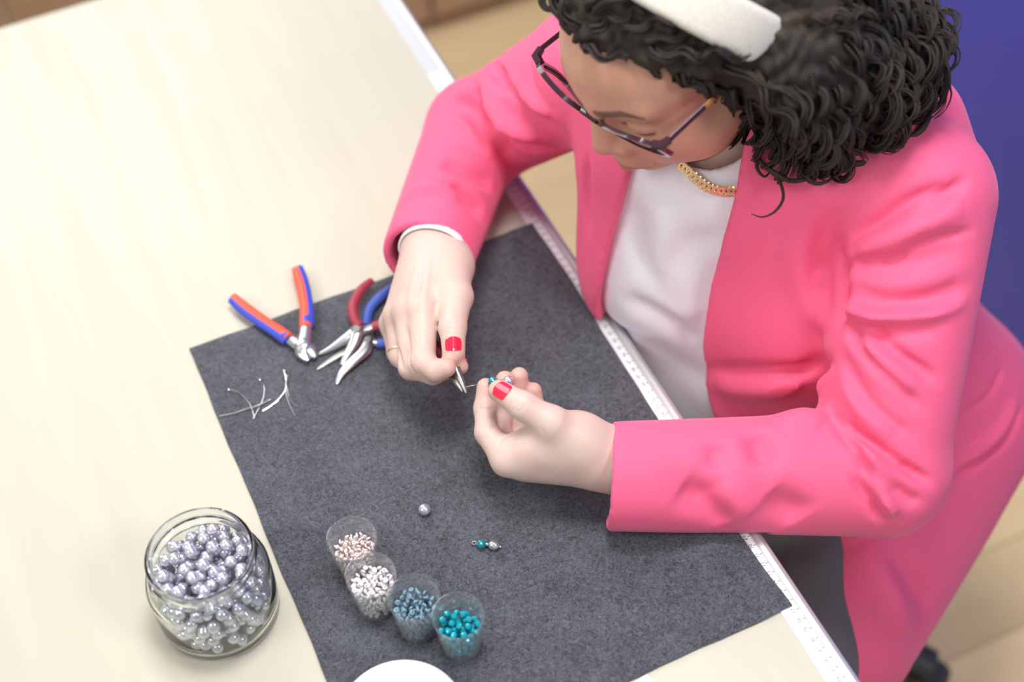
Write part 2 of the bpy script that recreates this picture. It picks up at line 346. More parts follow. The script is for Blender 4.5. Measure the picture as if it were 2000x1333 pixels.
def left_hand(p):
    d = fcap(p, V3(*(-0.0193, -0.3784, 0.0219)), LWR, .027, .0230, (.24, .58, -.78), .9)
    palm = fcap(p, LWR, V3(*(-0.1682, -0.3018, 0.0597)), .0230, .020, (.24, .58, -.78), 1.0)
    d = smin(d, palm, .02)
    for F, r in ((LI, .0135), (LMf, .0135), (LR, .0130), (LP, .0120)):
        d = smin(d, cap(p, LWR*.75+F[0]*.25, F[0], .018, r), .012)
    d = smin(d, cap(p, LWR, LT[0], .0195, .021), .02)
    d = smin(d, cap(p, LT[0], V3(*(-0.1583, -0.3082, 0.0811)), .020, .015), .02)
    d = smin(d, cap(p, V3(*(-0.1583, -0.3082, 0.0811)), V3(*(-0.1797, -0.2978, 0.0721)), .014, .012), .014)
    th = smin(cap(p, LT[0], LT[1], .0195, .0150), cap(p, LT[1], LT[2], .0142, .0122), .006)
    th = smin(th, cap(p, LT[2], LT[3], .0120, .0098), .005)
    d = smin(d, th, .012)
    for F, r in ((LI, (.0128, .0106, .0096, .0083)), (LMf, (.0126, .0104, .0095, .0085)), (LR, (.0120, .0100, .0092, .0082)), (LP, (.0110, .0090, .0083, .0074))):
        e = cap(p, F[0], F[1], r[0], r[1])
        e = smin(e, cap(p, F[1], F[2], r[1]*.98, r[2]), .004); e = smin(e, cap(p, F[2], F[3], r[2]*.99, r[3]), .004)
        d = smin(d, e, .006)
    return smax(folds(p, d, FOLDS.get('left_hand', [])), .0095-p[:, 2], .004)
# ---- right hand: back of the hand up, closed round the pliers
RWR = V3(*(-0.1491, -0.0497, 0.0879))
RI = [V3(*(-0.1936, -0.1322, 0.0946)), V3(*(-0.2152, -0.1818, 0.0841)), V3(*(-0.2103, -0.2013, 0.0916)), V3(*(-0.2015, -0.2061, 0.0958))]
RMf = [V3(*(-0.2048, -0.1215, 0.0863)), V3(*(-0.2238, -0.1710, 0.0690)), V3(*(-0.2115, -0.1944, 0.0783)), V3(*(-0.1865, -0.2014, 0.0833))]
RR = [V3(*(-0.2123, -0.1092, 0.0714)), V3(*(-0.2244, -0.1441, 0.0556)), V3(*(-0.2199, -0.1682, 0.0606)), V3(*(-0.2058, -0.1841, 0.0647))]
RP = [V3(*(-0.2160, -0.1000, 0.0514)), V3(*(-0.2222, -0.1248, 0.0373)), V3(*(-0.2202, -0.1457, 0.0427)), V3(*(-0.2102, -0.1604, 0.0476))]
RT = [V3(*(-0.1489, -0.0865, 0.0860)), V3(*(-0.1606, -0.1334, 0.0960)), V3(*(-0.1788, -0.1676, 0.0982)), V3(*(-0.1889, -0.1928, 0.0942))]
def right_hand(p):
    d = fcap(p, V3(*(-0.1131, 0.0177, 0.0722)), RWR, .032, .0255, (.24, .58, -.78), .85)
    for F, r in ((RI, .0135), (RMf, .0135), (RR, .0130), (RP, .0120)):
        d = smin(d, cap(p, RWR*.85+F[0]*.15, F[0], .0185, r), .014)
    d = smin(d, cap(p, RWR, RT[0], .021, .020), .02)
    d = smin(d, cap(p, RT[0], V3(*(-0.1732, -0.1184, 0.0906)), .019, .014), .02)
    th = smin(cap(p, RT[0], RT[1], .0200, .0152), cap(p, RT[1], RT[2], .0150, .0122), .006)
    th = smin(th, cap(p, RT[2], RT[3], .0120, .0104), .005)
    d = smin(d, th, .010)
    for F, r in ((RI, (.0132, .0118, .0096, .0086)), (RMf, (.0130, .0114, .0090, .0070)), (RR, (.0124, .0106, .0092, .0082)), (RP, (.0112, .0095, .0084, .0074))):
        e = cap(p, F[0], F[1], r[0], r[1])
        e = smin(e, cap(p, F[1], F[2], r[1]*.98, r[2]), .004); e = smin(e, cap(p, F[2], F[3], r[2]*.99, r[3]), .004)
        d = smin(d, e, .006)
    return folds(p, d, FOLDS.get('right_hand', []))

# ---- hair volume and knitted headband, in the head frame
def hairline(q):
    """how far a point lies in front of the hairline"""
    return q[:, 0]-np.interp(q[:, 2], [-.16, -.05, .0, .032, .07, .090, .108], [.012, .006, .010, .028, .054, .072, .30])
def hair_l(q):
    d = ell(q, (-.020, 0, .052), (.112, .096, .096))
    d = smin(d, ell(q, (-.048, .090, -.030), (.074, .064, .096)), .03)
    d = smin(d, ell(q, (-.080, .015, -.030), (.080, .100, .102)), .03)
    d = smin(d, ell(q, (-.048, -.080, -.030), (.066, .040, .085)), .03)
    d = smin(d, ell(q, (-.092, .108, -.066), (.056, .048, .060)), .03)
    return smax(d, hairline(q), .012)
def hair(p): return hair_l((p-HO) @ HM)

def band_l(q):
    """knitted headband: a shell over the crown between two tilted planes"""
    e = ell(q, (-.020, 0, .052), (.112, .096, .096))
    d = smax(e-.012, -(e+.002), .003)
    d = smax(d, q[:, 0]-(-.018+.44*q[:, 2]), .006); d = smax(d, (-.064+.44*q[:, 2])-q[:, 0], .006)
    return smax(d, .050-q[:, 2], .010)
def band(p): return band_l((p-HO) @ HM)
# ------------------------------------------------------------------ helpers
def nodes(m): return m.node_tree.nodes, m.node_tree.links, m.node_tree.nodes['Principled BSDF']
def mat(name, col, rough=.5, metal=0., **kw):
    m = bpy.data.materials.new(name); m.use_nodes = True; b = m.node_tree.nodes['Principled BSDF']
    b.inputs['Base Color'].default_value = (*col, 1); b.inputs['Roughness'].default_value = rough; b.inputs['Metallic'].default_value = metal
    for k, v in kw.items(): b.inputs[k.replace('_', ' ')].default_value = v
    return m
def noise_col(m, c1, c2, scale, detail=4, stretch=None, lo=.35, hi=.65, bump=0., bdist=.002, distort=0.):
    N, L, b = nodes(m); tc = N.new('ShaderNodeTexCoord'); mp = N.new('ShaderNodeMapping'); nz = N.new('ShaderNodeTexNoise'); r = N.new('ShaderNodeValToRGB')
    L.new(tc.outputs['Object'], mp.inputs[0]); L.new(mp.outputs[0], nz.inputs['Vector']); L.new(nz.outputs['Fac'], r.inputs[0]); L.new(r.outputs[0], b.inputs['Base Color'])
    if stretch: mp.inputs['Scale'].default_value = stretch
    nz.inputs['Scale'].default_value = scale; nz.inputs['Detail'].default_value = detail; nz.inputs['Distortion'].default_value = distort
    r.color_ramp.elements[0].position = lo; r.color_ramp.elements[1].position = hi
    r.color_ramp.elements[0].color = (*c1, 1); r.color_ramp.elements[1].color = (*c2, 1)
    if bump:
        bp = N.new('ShaderNodeBump'); bp.inputs['Strength'].default_value = bump; bp.inputs['Distance'].default_value = bdist
        L.new(nz.outputs['Fac'], bp.inputs['Height']); L.new(bp.outputs[0], b.inputs['Normal'])
    return nz, r, mp
def mesh_np(name, v, q, smooth=True):
    me = bpy.data.meshes.new(name); me.vertices.add(len(v)); me.vertices.foreach_set('co', np.ascontiguousarray(v, np.float32).ravel())
    q = np.ascontiguousarray(q, np.int32); k = q.shape[1]; me.loops.add(q.size); me.loops.foreach_set('vertex_index', q.ravel())
    me.polygons.add(len(q)); me.polygons.foreach_set('loop_start', np.arange(0, q.size, k, dtype=np.int32))
    me.polygons.foreach_set('use_smooth', np.full(len(q), smooth)); me.update(calc_edges=True); me.validate(); return me
def wm(o):
    return (wm(o.parent) @ o.matrix_parent_inverse if o.parent else Matrix()) @ o.matrix_basis
def put(o, parent): o.parent = parent; o.matrix_parent_inverse = wm(parent).inverted(); return o      # keeps its place in the world
def link(name, me, m=None, parent=None):
    o = bpy.data.objects.new(name, me); C.objects.link(o)
    if m is not None and not me.materials: me.materials.append(m)
    if parent is not None: put(o, parent)
    return o
def tag(o, label, cat, group=None):
    o['label'] = label; o['category'] = cat
    if group: o['group'] = group
    return o
def thing(name, loc, label, cat, group=None):
    o = bpy.data.objects.new(name, None); C.objects.link(o); o.empty_display_size = .02; o.location = loc
    return tag(o, label, cat, group)
def struct(o): o['kind'] = 'structure'; return o
class G:
    """collects geometry for one mesh"""
    def __init__(s): s.v = []; s.f = []
    def add(s, v, f): n = len(s.v); s.v += [tuple(x) for x in v]; s.f += [tuple(i+n for i in q) for q in f]; return s
    def box(s, c, d, M=None):
        v = [V3(i, j, k)*.5*V3(*d) for i in (-1, 1) for j in (-1, 1) for k in (-1, 1)]
        v = [(M @ x if M is not None else x)+V3(*c) for x in v]
        return s.add(v, [(0, 1, 3, 2), (4, 6, 7, 5), (0, 4, 5, 1), (2, 3, 7, 6), (0, 2, 6, 4), (1, 5, 7, 3)])
    def tube(s, pts, r, n=8, caps=True, closed=False, flat=None):
        P = [V3(*p) for p in pts]; m = len(P); R = r if hasattr(r, '__len__') else [r]*m
        T = [unit(P[(i+1) % m]-P[i-1]) if closed else unit(P[min(i+1, m-1)]-P[max(i-1, 0)]) for i in range(m)]
        u = unit(np.cross(T[0], (0, 0, 1) if abs(T[0][2]) < .9 else (1, 0, 0))); v = []
        for i in range(m):
            u = unit(u-T[i]*(u@T[i])); w = np.cross(T[i], u)
            for k in range(n):
                a = 2*math.pi*k/n; x = u*math.cos(a)+w*math.sin(a)
                if flat is not None: fa = unit(flat[0]); x = x-fa*(x@fa)*(1-flat[1])
                v.append(P[i]+x*R[i])
        f = [(i*n+k, i*n+(k+1) % n, ((i+1) % m)*n+(k+1) % n, ((i+1) % m)*n+k) for i in range(m if closed else m-1) for k in range(n)]
        if caps and not closed: f += [tuple(range(n-1, -1, -1)), tuple((m-1)*n+k for k in range(n))]
        return s.add(v, f)
    def lathe(s, prof, c=(0, 0, 0), n=40, closed=False):
        c = V3(*c); m = len(prof)
        v = [c+V3(r*math.cos(2*math.pi*k/n), r*math.sin(2*math.pi*k/n), z) for r, z in prof for k in range(n)]
        f = [(i*n+k, i*n+(k+1) % n, ((i+1) % m)*n+(k+1) % n, ((i+1) % m)*n+k) for i in range(m if closed else m-1) for k in range(n)]
        if not closed: f += [tuple(range(n-1, -1, -1)), tuple((m-1)*n+k for k in range(n))]
        return s.add(v, f)
    def plate(s, outline, z0, z1, bev=0.):
        """extruded outline (x, y) with a small bevel on top"""
        P = [V3(x, y, 0) for x, y in outline]; n = len(P); c = sum(P)/n
        inn = [p+unit(c-p)*bev for p in P]
        v = [p+V3(0, 0, z0) for p in P]+[p+V3(0, 0, z1-bev*.7) for p in P]+[p+V3(0, 0, z1) for p in inn]
        f = [tuple(range(n-1, -1, -1))]+[(k*n+i, k*n+(i+1) % n, (k+1)*n+(i+1) % n, (k+1)*n+i) for k in range(2) for i in range(n)]+[tuple(2*n+i for i in range(n))]
        return s.add(v, f)
    def ball(s, c, r, n=10, m=7, M=None):
        v = []; r = r if hasattr(r, '__len__') else (r, r, r)
        for i in range(m+1):
            t = math.pi*i/m
            for k in range(n):
                a = 2*math.pi*k/n; x = V3(r[0]*math.sin(t)*math.cos(a), r[1]*math.sin(t)*math.sin(a), r[2]*math.cos(t))
                v.append((M @ x if M is not None else x)+V3(*c))
        return s.add(v, [(i*n+k, (i+1)*n+k, (i+1)*n+(k+1) % n, i*n+(k+1) % n) for i in range(m) for k in range(n)])
    def torus(s, c, R, r, n=16, m=6, M=None):
        v = []
        for i in range(n):
            a = 2*math.pi*i/n
            for k in range(m):
                b = 2*math.pi*k/m; x = V3((R+r*math.cos(b))*math.cos(a), (R+r*math.cos(b))*math.sin(a), r*math.sin(b))
                v.append((M @ x if M is not None else x)+V3(*c))
        return s.add(v, [(i*m+k, ((i+1) % n)*m+k, ((i+1) % n)*m+(k+1) % m, i*m+(k+1) % m) for i in range(n) for k in range(m)])
    def mesh(s, name, smooth=True, angle=None):
        me = bpy.data.meshes.new(name); me.from_pydata(s.v, [], s.f); me.update()
        bm = bmesh.new(); bm.from_mesh(me); bmesh.ops.remove_doubles(bm, verts=bm.verts, dist=1e-6); bmesh.ops.recalc_face_normals(bm, faces=bm.faces); bm.to_mesh(me); bm.free()
        me.polygons.foreach_set('use_smooth', [smooth]*len(me.polygons))
        if smooth and angle: me.set_sharp_from_angle(angle=math.radians(angle))
        return me
    def obj(s, name, m, parent=None, smooth=True, angle=40): return link(name, s.mesh(name, smooth, angle), m, parent)
def along(pts, n=4): return [tuple(x) for x in smooth_pts(pts, n)]
rng = random.Random(4)
# ------------------------------------------------------------------ materials
M_wood = mat('birch_laminate', (.8, .72, .56), .38)
noise_col(M_wood, (.515, .485, .395), (.55, .52, .43), 6, 6, (7, .5, 1), .25, .75)
M_alu = mat('aluminium', (.66, .68, .70), .36, .45)
M_tape = mat('ruler_tape_white', (.86, .90, .92), .3)
M_print = mat('black_print', (.16, .17, .20), .6)
M_floor = mat('floor_wood', (.6, .42, .2), .45)
M_cab = mat('cabinet_beech', (.42, .26, .15), .5); noise_col(M_cab, (.38, .24, .14), (.46, .29, .17), 5, 5, (.6, 1, 8), .3, .7)
M_blue = mat('blue_wall_paint', (.052, .055, .40), .55)
M_felt = mat('charcoal_felt', (.05, .05, .06), .95)
def felt():
    N, L, b = nodes(M_felt); tc = N.new('ShaderNodeTexCoord')
    n1 = N.new('ShaderNodeTexNoise'); n1.inputs['Scale'].default_value = 260; n1.inputs['Detail'].default_value = 8; n1.inputs['Roughness'].default_value = .72; n1.inputs['Distortion'].default_value = 1.6
    n2 = N.new('ShaderNodeTexNoise'); n2.inputs['Scale'].default_value = 28; n2.inputs['Detail'].default_value = 4
    L.new(tc.outputs['Object'], n1.inputs['Vector']); L.new(tc.outputs['Object'], n2.inputs['Vector'])
    mx = N.new('ShaderNodeMath'); mx.operation = 'MULTIPLY_ADD'; mx.inputs[1].default_value = .16; L.new(n2.outputs[0], mx.inputs[0]); L.new(n1.outputs[0], mx.inputs[2])
    r = N.new('ShaderNodeValToRGB'); L.new(mx.outputs[0], r.inputs[0]); L.new(r.outputs[0], b.inputs['Base Color'])
    e = r.color_ramp.elements; e[0].position = .47; e[0].color = (.017, .018, .025, 1); e[1].position = .72; e[1].color = (.11, .117, .15, 1)
    bp = N.new('ShaderNodeBump'); bp.inputs['Strength'].default_value = .7; bp.inputs['Distance'].default_value = .0012; L.new(n1.outputs[0], bp.inputs['Height']); L.new(bp.outputs[0], b.inputs['Normal'])
    b.inputs['Sheen Weight'].default_value = .25; b.inputs['Sheen Roughness'].default_value = .6
felt()
def fabric(name, c1, c2, scale, sheen, bump=.15):
    m = mat(name, c1, .75); noise_col(m, c1, c2, scale, 3, None, .3, .7, bump, .0004)
    b = nodes(m)[2]; b.inputs['Sheen Weight'].default_value = sheen; b.inputs['Sheen Roughness'].default_value = .45; return m
M_pink = fabric('pink_crepe', (.80, .104, .225), (.84, .113, .242), 900, .3)
nodes(M_pink)[2].inputs['Sheen Tint'].default_value = (1, .55, .75, 1)
M_white = fabric('white_blouse', (.80, .80, .86), (.84, .84, .90), 500, .1, .05)
M_black = fabric('black_trousers', (.085, .085, .085), (.095, .095, .095), 700, .1)
M_cream = fabric('cream_knit', (.60, .57, .50), (.70, .67, .60), 420, .3, .4)
M_chair = mat('black_plastic', (.05, .05, .05), .5)
M_hair = mat('dark_brown_hair', (.035, .030, .026), .62, 0, Specular_IOR_Level=.25)
noise_col(M_hair, (.020, .018, .017), (.050, .036, .026), 30, 3, None, .35, .75)
def skin_mat():
    m = mat('skin', (.78, .50, .40), .48); N, L, b = nodes(m)
    at = N.new('ShaderNodeAttribute'); at.attribute_name = 'tint'
    nz = N.new('ShaderNodeTexNoise'); nz.inputs['Scale'].default_value = 60; nz.inputs['Detail'].default_value = 3
    tc = N.new('ShaderNodeTexCoord'); L.new(tc.outputs['Object'], nz.inputs['Vector'])
    mx = N.new('ShaderNodeMix'); mx.data_type = 'RGBA'; mx.blend_type = 'MULTIPLY'; mx.inputs['Factor'].default_value = .12
    L.new(at.outputs['Color'], mx.inputs['A']); L.new(nz.outputs['Color'], mx.inputs['B']); L.new(mx.outputs['Result'], b.inputs['Base Color'])
    n2 = N.new('ShaderNodeTexNoise'); n2.inputs['Scale'].default_value = 420; n2.inputs['Detail'].default_value = 3; L.new(tc.outputs['Object'], n2.inputs['Vector'])
    bp = N.new('ShaderNodeBump'); bp.inputs['Strength'].default_value = .12; bp.inputs['Distance'].default_value = .0006; L.new(n2.outputs[0], bp.inputs['Height']); L.new(bp.outputs[0], b.inputs['Normal'])
    b.inputs['Subsurface Weight'].default_value = .12; b.inputs['Subsurface Radius'].default_value = (.006, .002, .001); b.inputs['Subsurface Scale'].default_value = .6
    return m
M_skin = skin_mat()
# ------------------------------------------------------------------ setting
FZ = -.74
g = G(); g.box((.2, .3, FZ-.02), (3.6, 3.4, .04)); floor = struct(g.obj('floor', mat('floor_gap', (.25, .17, .09), .6), None, False))
floor['label'] = 'light wood plank floor under the table'
FLOORMATS = []
for i in range(4):
    m = mat('floor_plank_%d' % i, (.62, .45, .23), .42); k = .9+.07*i
    noise_col(m, (.80*k, .60*k, .32*k), (.86*k, .67*k, .39*k), 4, 5, (1.2, 9, 1), .3, .7); FLOORMATS.append(m)
pm = {}
for row in range(28):
    y = -1.38+row*.12; x = -1.6+rng.random()*-.8
    while x < 2.0:
        ln = 1.2; x0, x1 = max(x, -1.6), min(x+ln, 2.0)
        if x1-x0 > .05 and (x1 > -.15 or y > .4):
            key = (round(x1-x0, 2)); q = G(); q.box((0, 0, 0), (x1-x0-.0015, .1185, .006)); o = q.obj('plank', rng.choice(FLOORMATS), floor, False)
            o.matrix_basis = Matrix.Translation(((x0+x1)/2, y, FZ+.003))
        x += ln
g = G(); g.box((.80, .3, .26), (.06, 3.4, 2.0)); w = struct(g.obj('wall_right', M_blue, None, False)); w['label'] = 'plain saturated blue wall behind the woman'
# beech cabinets beyond the far end of the table
for k, (x0, x1) in enumerate(((-1.25, -.452), (-.448, .30), (.304, .766))):
    t = thing('cabinet', ((x0+x1)/2, 1.36, FZ), ('brown beech cabinet at the far left, beyond the table corner', 'brown beech cabinet beyond the table, hidden behind the far table end', 'brown beech cabinet standing by the blue wall')[k], 'cabinet', 'cabinets along the far wall')
    g = G(); g.box(((x0+x1)/2, 1.40, FZ+.47), (x1-x0, .40, .86)); g.box(((x0+x1)/2, 1.41, FZ+.03), (x1-x0-.02, .36, .06)); g.obj('carcass', M_cab, t, False)
    for s in (0, 1):
        a = x0+.004+s*(x1-x0)/2; b_ = a+(x1-x0)/2-.008; g = G(); g.box(((a+b_)/2, 1.191, FZ+.47), (b_-a, .018, .82)); d = g.obj('door', M_cab, t, False)
        g = G(); hx = b_-.04 if s == 0 else a+.04; g.tube([(hx, 1.182, FZ+.72), (hx, 1.165, FZ+.72), (hx, 1.165, FZ+.60), (hx, 1.182, FZ+.60)], .005, 8); g.obj('handle', M_alu, d)
# ------------------------------------------------------------------ table
table = thing('work_table', (-.6, -.3, FZ), 'pale birch work table with aluminium edge under the dark felt mat', 'table')
g = G(); g.box((-.714, -.304, -.015), (1.372, 1.792, .03)); g.obj('tabletop', M_wood, table, False)
# aluminium edge profile with rounded nose
prof = [(-.028, -.03), (-.028, .0008), (-.0115, .0008), (-.0105, -.0004), (-.0085, -.0004), (-.006, .0004), (-.003, -.001), (-.0008, -.004), (0, -.009), (0, -.03)]
g = G(); n = len(prof)
g.add([(x, y, z) for y in (-1.2, .592) for x, z in prof], [(i, (i+1) % n, n+(i+1) % n, n+i) for i in range(n)]+[tuple(range(n)), tuple(range(2*n-1, n-1, -1))])
edge = g.obj('edge_profile', M_alu, table, True, 30)
g = G(); g.box((-.0195, -.465, .0011), (.0150, 1.47, .0007)); tape = g.obj('ruler_tape', M_tape, edge, False)
g = G()
for i in range(145):
    y = .262-i*.01; g.box((-.0135, y, .00150), (.0028, .0007, .0001))
    for k in range(1, 10): g.box((-.0128 if k != 5 else -.0133, y-.001*k, .00150), (.0012 if k != 5 else .0020, .00025, .0001))
g.obj('tick_marks', M_print, tape, False)
cu = bpy.data.curves.new('numbers', 'FONT'); cu.size = .0052; cu.align_x = 'CENTER'; cu.align_y = 'CENTER'
mb = []
for i in range(1, 145):
    cu.body = str(i); ob = bpy.data.objects.new('t', cu); C.objects.link(ob); dg = bpy.context.evaluated_depsgraph_get(); me = bpy.data.meshes.new_from_object(ob.evaluated_get(dg)); bpy.data.objects.remove(ob)
    R_ = Matrix.Translation((-.0172, .262-i*.01, .00155)) @ Matrix.Rotation(math.radians(90), 4, 'Z'); me.transform(R_); mb.append(me)
bm = bmesh.new()
for me in mb: bm.from_mesh(me); bpy.data.meshes.remove(me)
me = bpy.data.meshes.new('numerals'); bm.to_mesh(me); bm.free(); link('numerals', me, M_print, tape)
for x in (-1.34, -.09):
    for y in (-1.14, .53):
        g = G(); g.box((x, y, (FZ-.03)/2), (.05, .05, -FZ-.03)); g.obj('leg', M_alu, table, False)
# ------------------------------------------------------------------ felt mat (uneven cut edge)
MZ = .004
def matshape():
    nx, ny = 60, 80; rr = random.Random(2)
    X0, X1, Y0, Y1 = -.398, -.0215, -.504, .0
    wob = lambda t, s: .0005*math.sin(t*21+s)+.0002*math.sin(t*63+2*s)
    v = []
    for lay in (0, 1):
        for j in range(ny+1):
            for i in range(nx+1):
                u, w_ = i/nx, j/ny
                x = X0+(X1-X0)*u+(1-u)*wob(w_, 1)+u*(wob(w_, 3)+.004*math.sin(math.pi*w_*1.1)**2*-1+.005*w_**0*(1-w_)**6); y = Y0+(Y1-Y0)*w_+(1-w_)*wob(u, 5)+w_*wob(u, 7)
                e = min(u, 1-u, w_, 1-w_)
                z = 0.0003 if lay == 0 else MZ+.0003*math.sin(11*u+5*w_)-(.0012 if e == 0 else 0)
                v.append((x, y, z+(.0015 if u > .93 else 0)))
    n = (nx+1)*(ny+1); f = []
    for j in range(ny):
        for i in range(nx):
            a = j*(nx+1)+i; q = (a, a+1, a+nx+2, a+nx+1); f.append(tuple(n+k for k in q)); f.append(q[::-1])
    for i in range(nx): f.append((i+1, i, n+i, n+i+1)); b_ = ny*(nx+1)+i; f.append((b_, b_+1, n+b_+1, n+b_))
    for j in range(ny): a = j*(nx+1); f.append((a, a+nx+1, n+a+nx+1, n+a)); b_ = a+nx; f.append((b_+nx+1, b_, n+b_, n+b_+nx+1))
    return G().add(v, f)
tag(matshape().obj('felt_mat', M_felt), 'dark charcoal felt work mat lying on the pale table', 'mat')
# ------------------------------------------------------------------ the woman
person = thing('person', tuple(tp(0, 0, FZ)), 'woman in pink blazer and glasses bending over the table, holding pliers and beads', 'person')
def tint(me, cols):
    a = me.color_attributes.new('tint', 'FLOAT_COLOR', 'POINT'); a.data.foreach_set('color', np.ascontiguousarray(np.concatenate([cols, np.ones((len(cols), 1))], 1), np.float32).ravel())
def spot(v, c, r): return np.exp(-(np.linalg.norm(v-np.asarray(c), axis=1)/r)**2)[:, None]
parts = []
hv, hq = surface_net(head, (-.06, -.24, .13), (.22, -.03, .45), .0025, 1.6); hv = relax(hv, hq, 1)
lv, lq = surface_net(left_hand, (-.28, -.44, .0), (.0, -.13, .17), .0010, 1.4); lv = relax(lv, lq, 2)
rv, rq = surface_net(right_hand, (-.28, -.26, .0), (-.07, .09, .19), .0010, 1.4); rv = relax(rv, rq, 2)
def under(p):
    d = smin(torso(p, -.012), cap(p, NB+V3(0, 0, -.05), NB, .05, .05), .03)
    for S, E, W in ((SL, EL, V3(*(-0.0466, -0.3618, 0.0260))), (SR, ER, V3(*(-0.1257, -0.0073, 0.0754)))):
        d = smin(d, smin(cap(p, S, E, .036, .028), cap(p, E, W, .028, .026), .01), .03)
    return rest_on_table(p+V3(0, 0, -.004), d)
uv, uq = surface_net(under, (-.22, -.52, -.3), (.42, .24, .28), .012)
SK = V3(.66, .485, .425); FC = V3(.60, .31, .215)
c_l = np.tile(SK, (len(lv), 1)); c_r = np.tile(SK, (len(rv), 1)); PK = V3(.66, .30, .25)
for F in (LI, LMf, LR, LP, LT): c_l += (PK-c_l)*spot(lv, F[3], .015)*.55+(PK-c_l)*spot(lv, F[1], .012)*.2
for F in (RI, RMf, RR, RP, RT): c_r += (PK-c_r)*spot(rv, F[3], .015)*.5+(PK-c_r)*spot(rv, F[1], .013)*.22+(PK-c_r)*spot(rv, F[0], .014)*.2
c_h = np.tile(FC, (len(hv), 1))
ql = (hv-HO) @ HM
lipd = np.minimum(cap(ql, (.103, 0, -.058), (.09, .021, -.0595), .0075, .004), cap(ql, (.103, 0, -.058), (.09, -.021, -.0595), .0075, .004))
c_h += (V3(.50, .16, .14)-c_h)*np.clip(-lipd/.003+.5, 0, 1)[:, None]*.8
for s in (-1, 1):
    c_h += (V3(.66, .27, .20)-c_h)*np.exp(-(np.linalg.norm(ql-V3(.075, .045*s, -.02), axis=1)/.025)**2)[:, None]*.5
    q2 = ql*V3(0, 1, 1); fr_m = (ql[:, 0] > .06)
    br = cap(q2, (0, .011*s, .031), (0, .036*s, .040), .0042, .0034); br = np.minimum(br, cap(q2, (0, .036*s, .040), (0, .052*s, .036), .0034, .0015))
    c_h += (V3(.09, .055, .04)-c_h)*(np.clip(-br/.0015+.5, 0, 1)*fr_m)[:, None]*.8
    la = cap(q2, (0, .017*s, .0035), (0, .032*s, .0005), .0016, .0020); la = np.minimum(la, cap(q2, (0, .032*s, .0005), (0, .048*s, .0045), .0020, .0014))
    c_h += (V3(.05, .03, .025)-c_h)*(np.clip(-la/.001+.6, 0, 1)*fr_m)[:, None]*.85
nv = np.cumsum([0, len(hv), len(lv), len(rv)])
bv = np.concatenate([hv, lv, rv, uv]); bq = np.concatenate([hq, lq+nv[1], rq+nv[2], uq+nv[3]])
bme = mesh_np('body', bv, bq); tint(bme, np.concatenate([c_h, c_l, c_r, np.tile(SK, (len(uv), 1))]))
body = link('body', bme, M_skin, person)
jv, jq = surface_net(jacket, (-.25, -.62, -.36), (.46, .26, .30), .0032, 1.9); jv = relax(jv, jq, 1); link('blazer', mesh_np('blazer', jv, jq), M_pink, person)['label'] = 'bright pink collarless blazer'
sv, sq = surface_net(blouse, (-.06, -.40, -.24), (.36, .10, .27), .0036); link('blouse', mesh_np('blouse', relax(sv, sq, 1), sq), M_white, person)['label'] = 'white round-neck blouse'
tv, tq = surface_net(trousers, (-.42, -.80, -.72), (.45, .18, -.05), .010); link('trousers', mesh_np('trousers', relax(tv, tq, 1), tq), M_black, person)['label'] = 'black trousers'

bdv, bdq = surface_net(band, (-.10, -.27, .28), (.20, -.01, .50), .0025); link('headband', mesh_np('headband', relax(bdv, bdq, 1), bdq), M_cream, person)['label'] = 'wide cream knitted headband'
# white blouse cuff showing at the right wrist
u_ = unit(WR-ER); e1 = unit(np.cross(u_, (0, 0, 1))); e2 = np.cross(u_, e1); cc = V3(*(-0.1547, -0.0630, 0.0890)); g = G(); n = 40; vv = []
for a_, (ro, du) in enumerate(((.0300, -.03), (.0312, .0035), (.0296, .0040), (.0285, -.03))):
    for k in range(n): t_ = 2*math.pi*k/n; vv.append(cc+u_*du+e1*(ro*1.08*math.cos(t_))+e2*(ro*.98*math.sin(t_)))
g.add(vv, [(a*n+k, a*n+(k+1) % n, ((a+1) % 4)*n+(k+1) % n, ((a+1) % 4)*n+k) for a in range(4) for k in range(n)]); g.obj('blouse_cuff', M_white, person)
# ------------------------------------------------------------------ hair: a dense volume with spiral locks growing from it
hw_, hq_ = surface_net(hair, (-.12, -.40, .12), (.28, .05, .52), .004)
rs = np.random.RandomState(5)
def grad(fn, p, e=.002):
    return np.stack([fn(p+np.eye(3)[k]*e)-fn(p-np.eye(3)[k]*e) for k in range(3)], 1)/(2*e)
hn = grad(hair, hw_); hw_ = hw_+hn*(.004*np.sin(hw_[:, :1]*260+3*np.sin(hw_[:, 1:2]*190))*np.sin(hw_[:, 2:3]*230+2*np.sin(hw_[:, :1]*150)))
sel = np.nonzero(((hw_-HO) @ HM)[:, 0] < .2)[0]; roots = hw_[rs.choice(sel, 620, replace=False)]
rl = (roots-HO) @ HM
roots = roots[(rl[:, 2] > -.09) & ~((rl[:, 2] > .05) & (band_l(rl) < .010))]; nl = len(roots); rl = (roots-HO) @ HM
crown = np.clip((rl[:, 2]-.03)/.05, 0, 1)
path = [roots.copy()]; p_ = roots.copy(); nst = 22; length = np.where(crown > .3, .06, .085)*(.7+.6*rs.rand(nl)); off = .001+.006*rs.rand(nl)
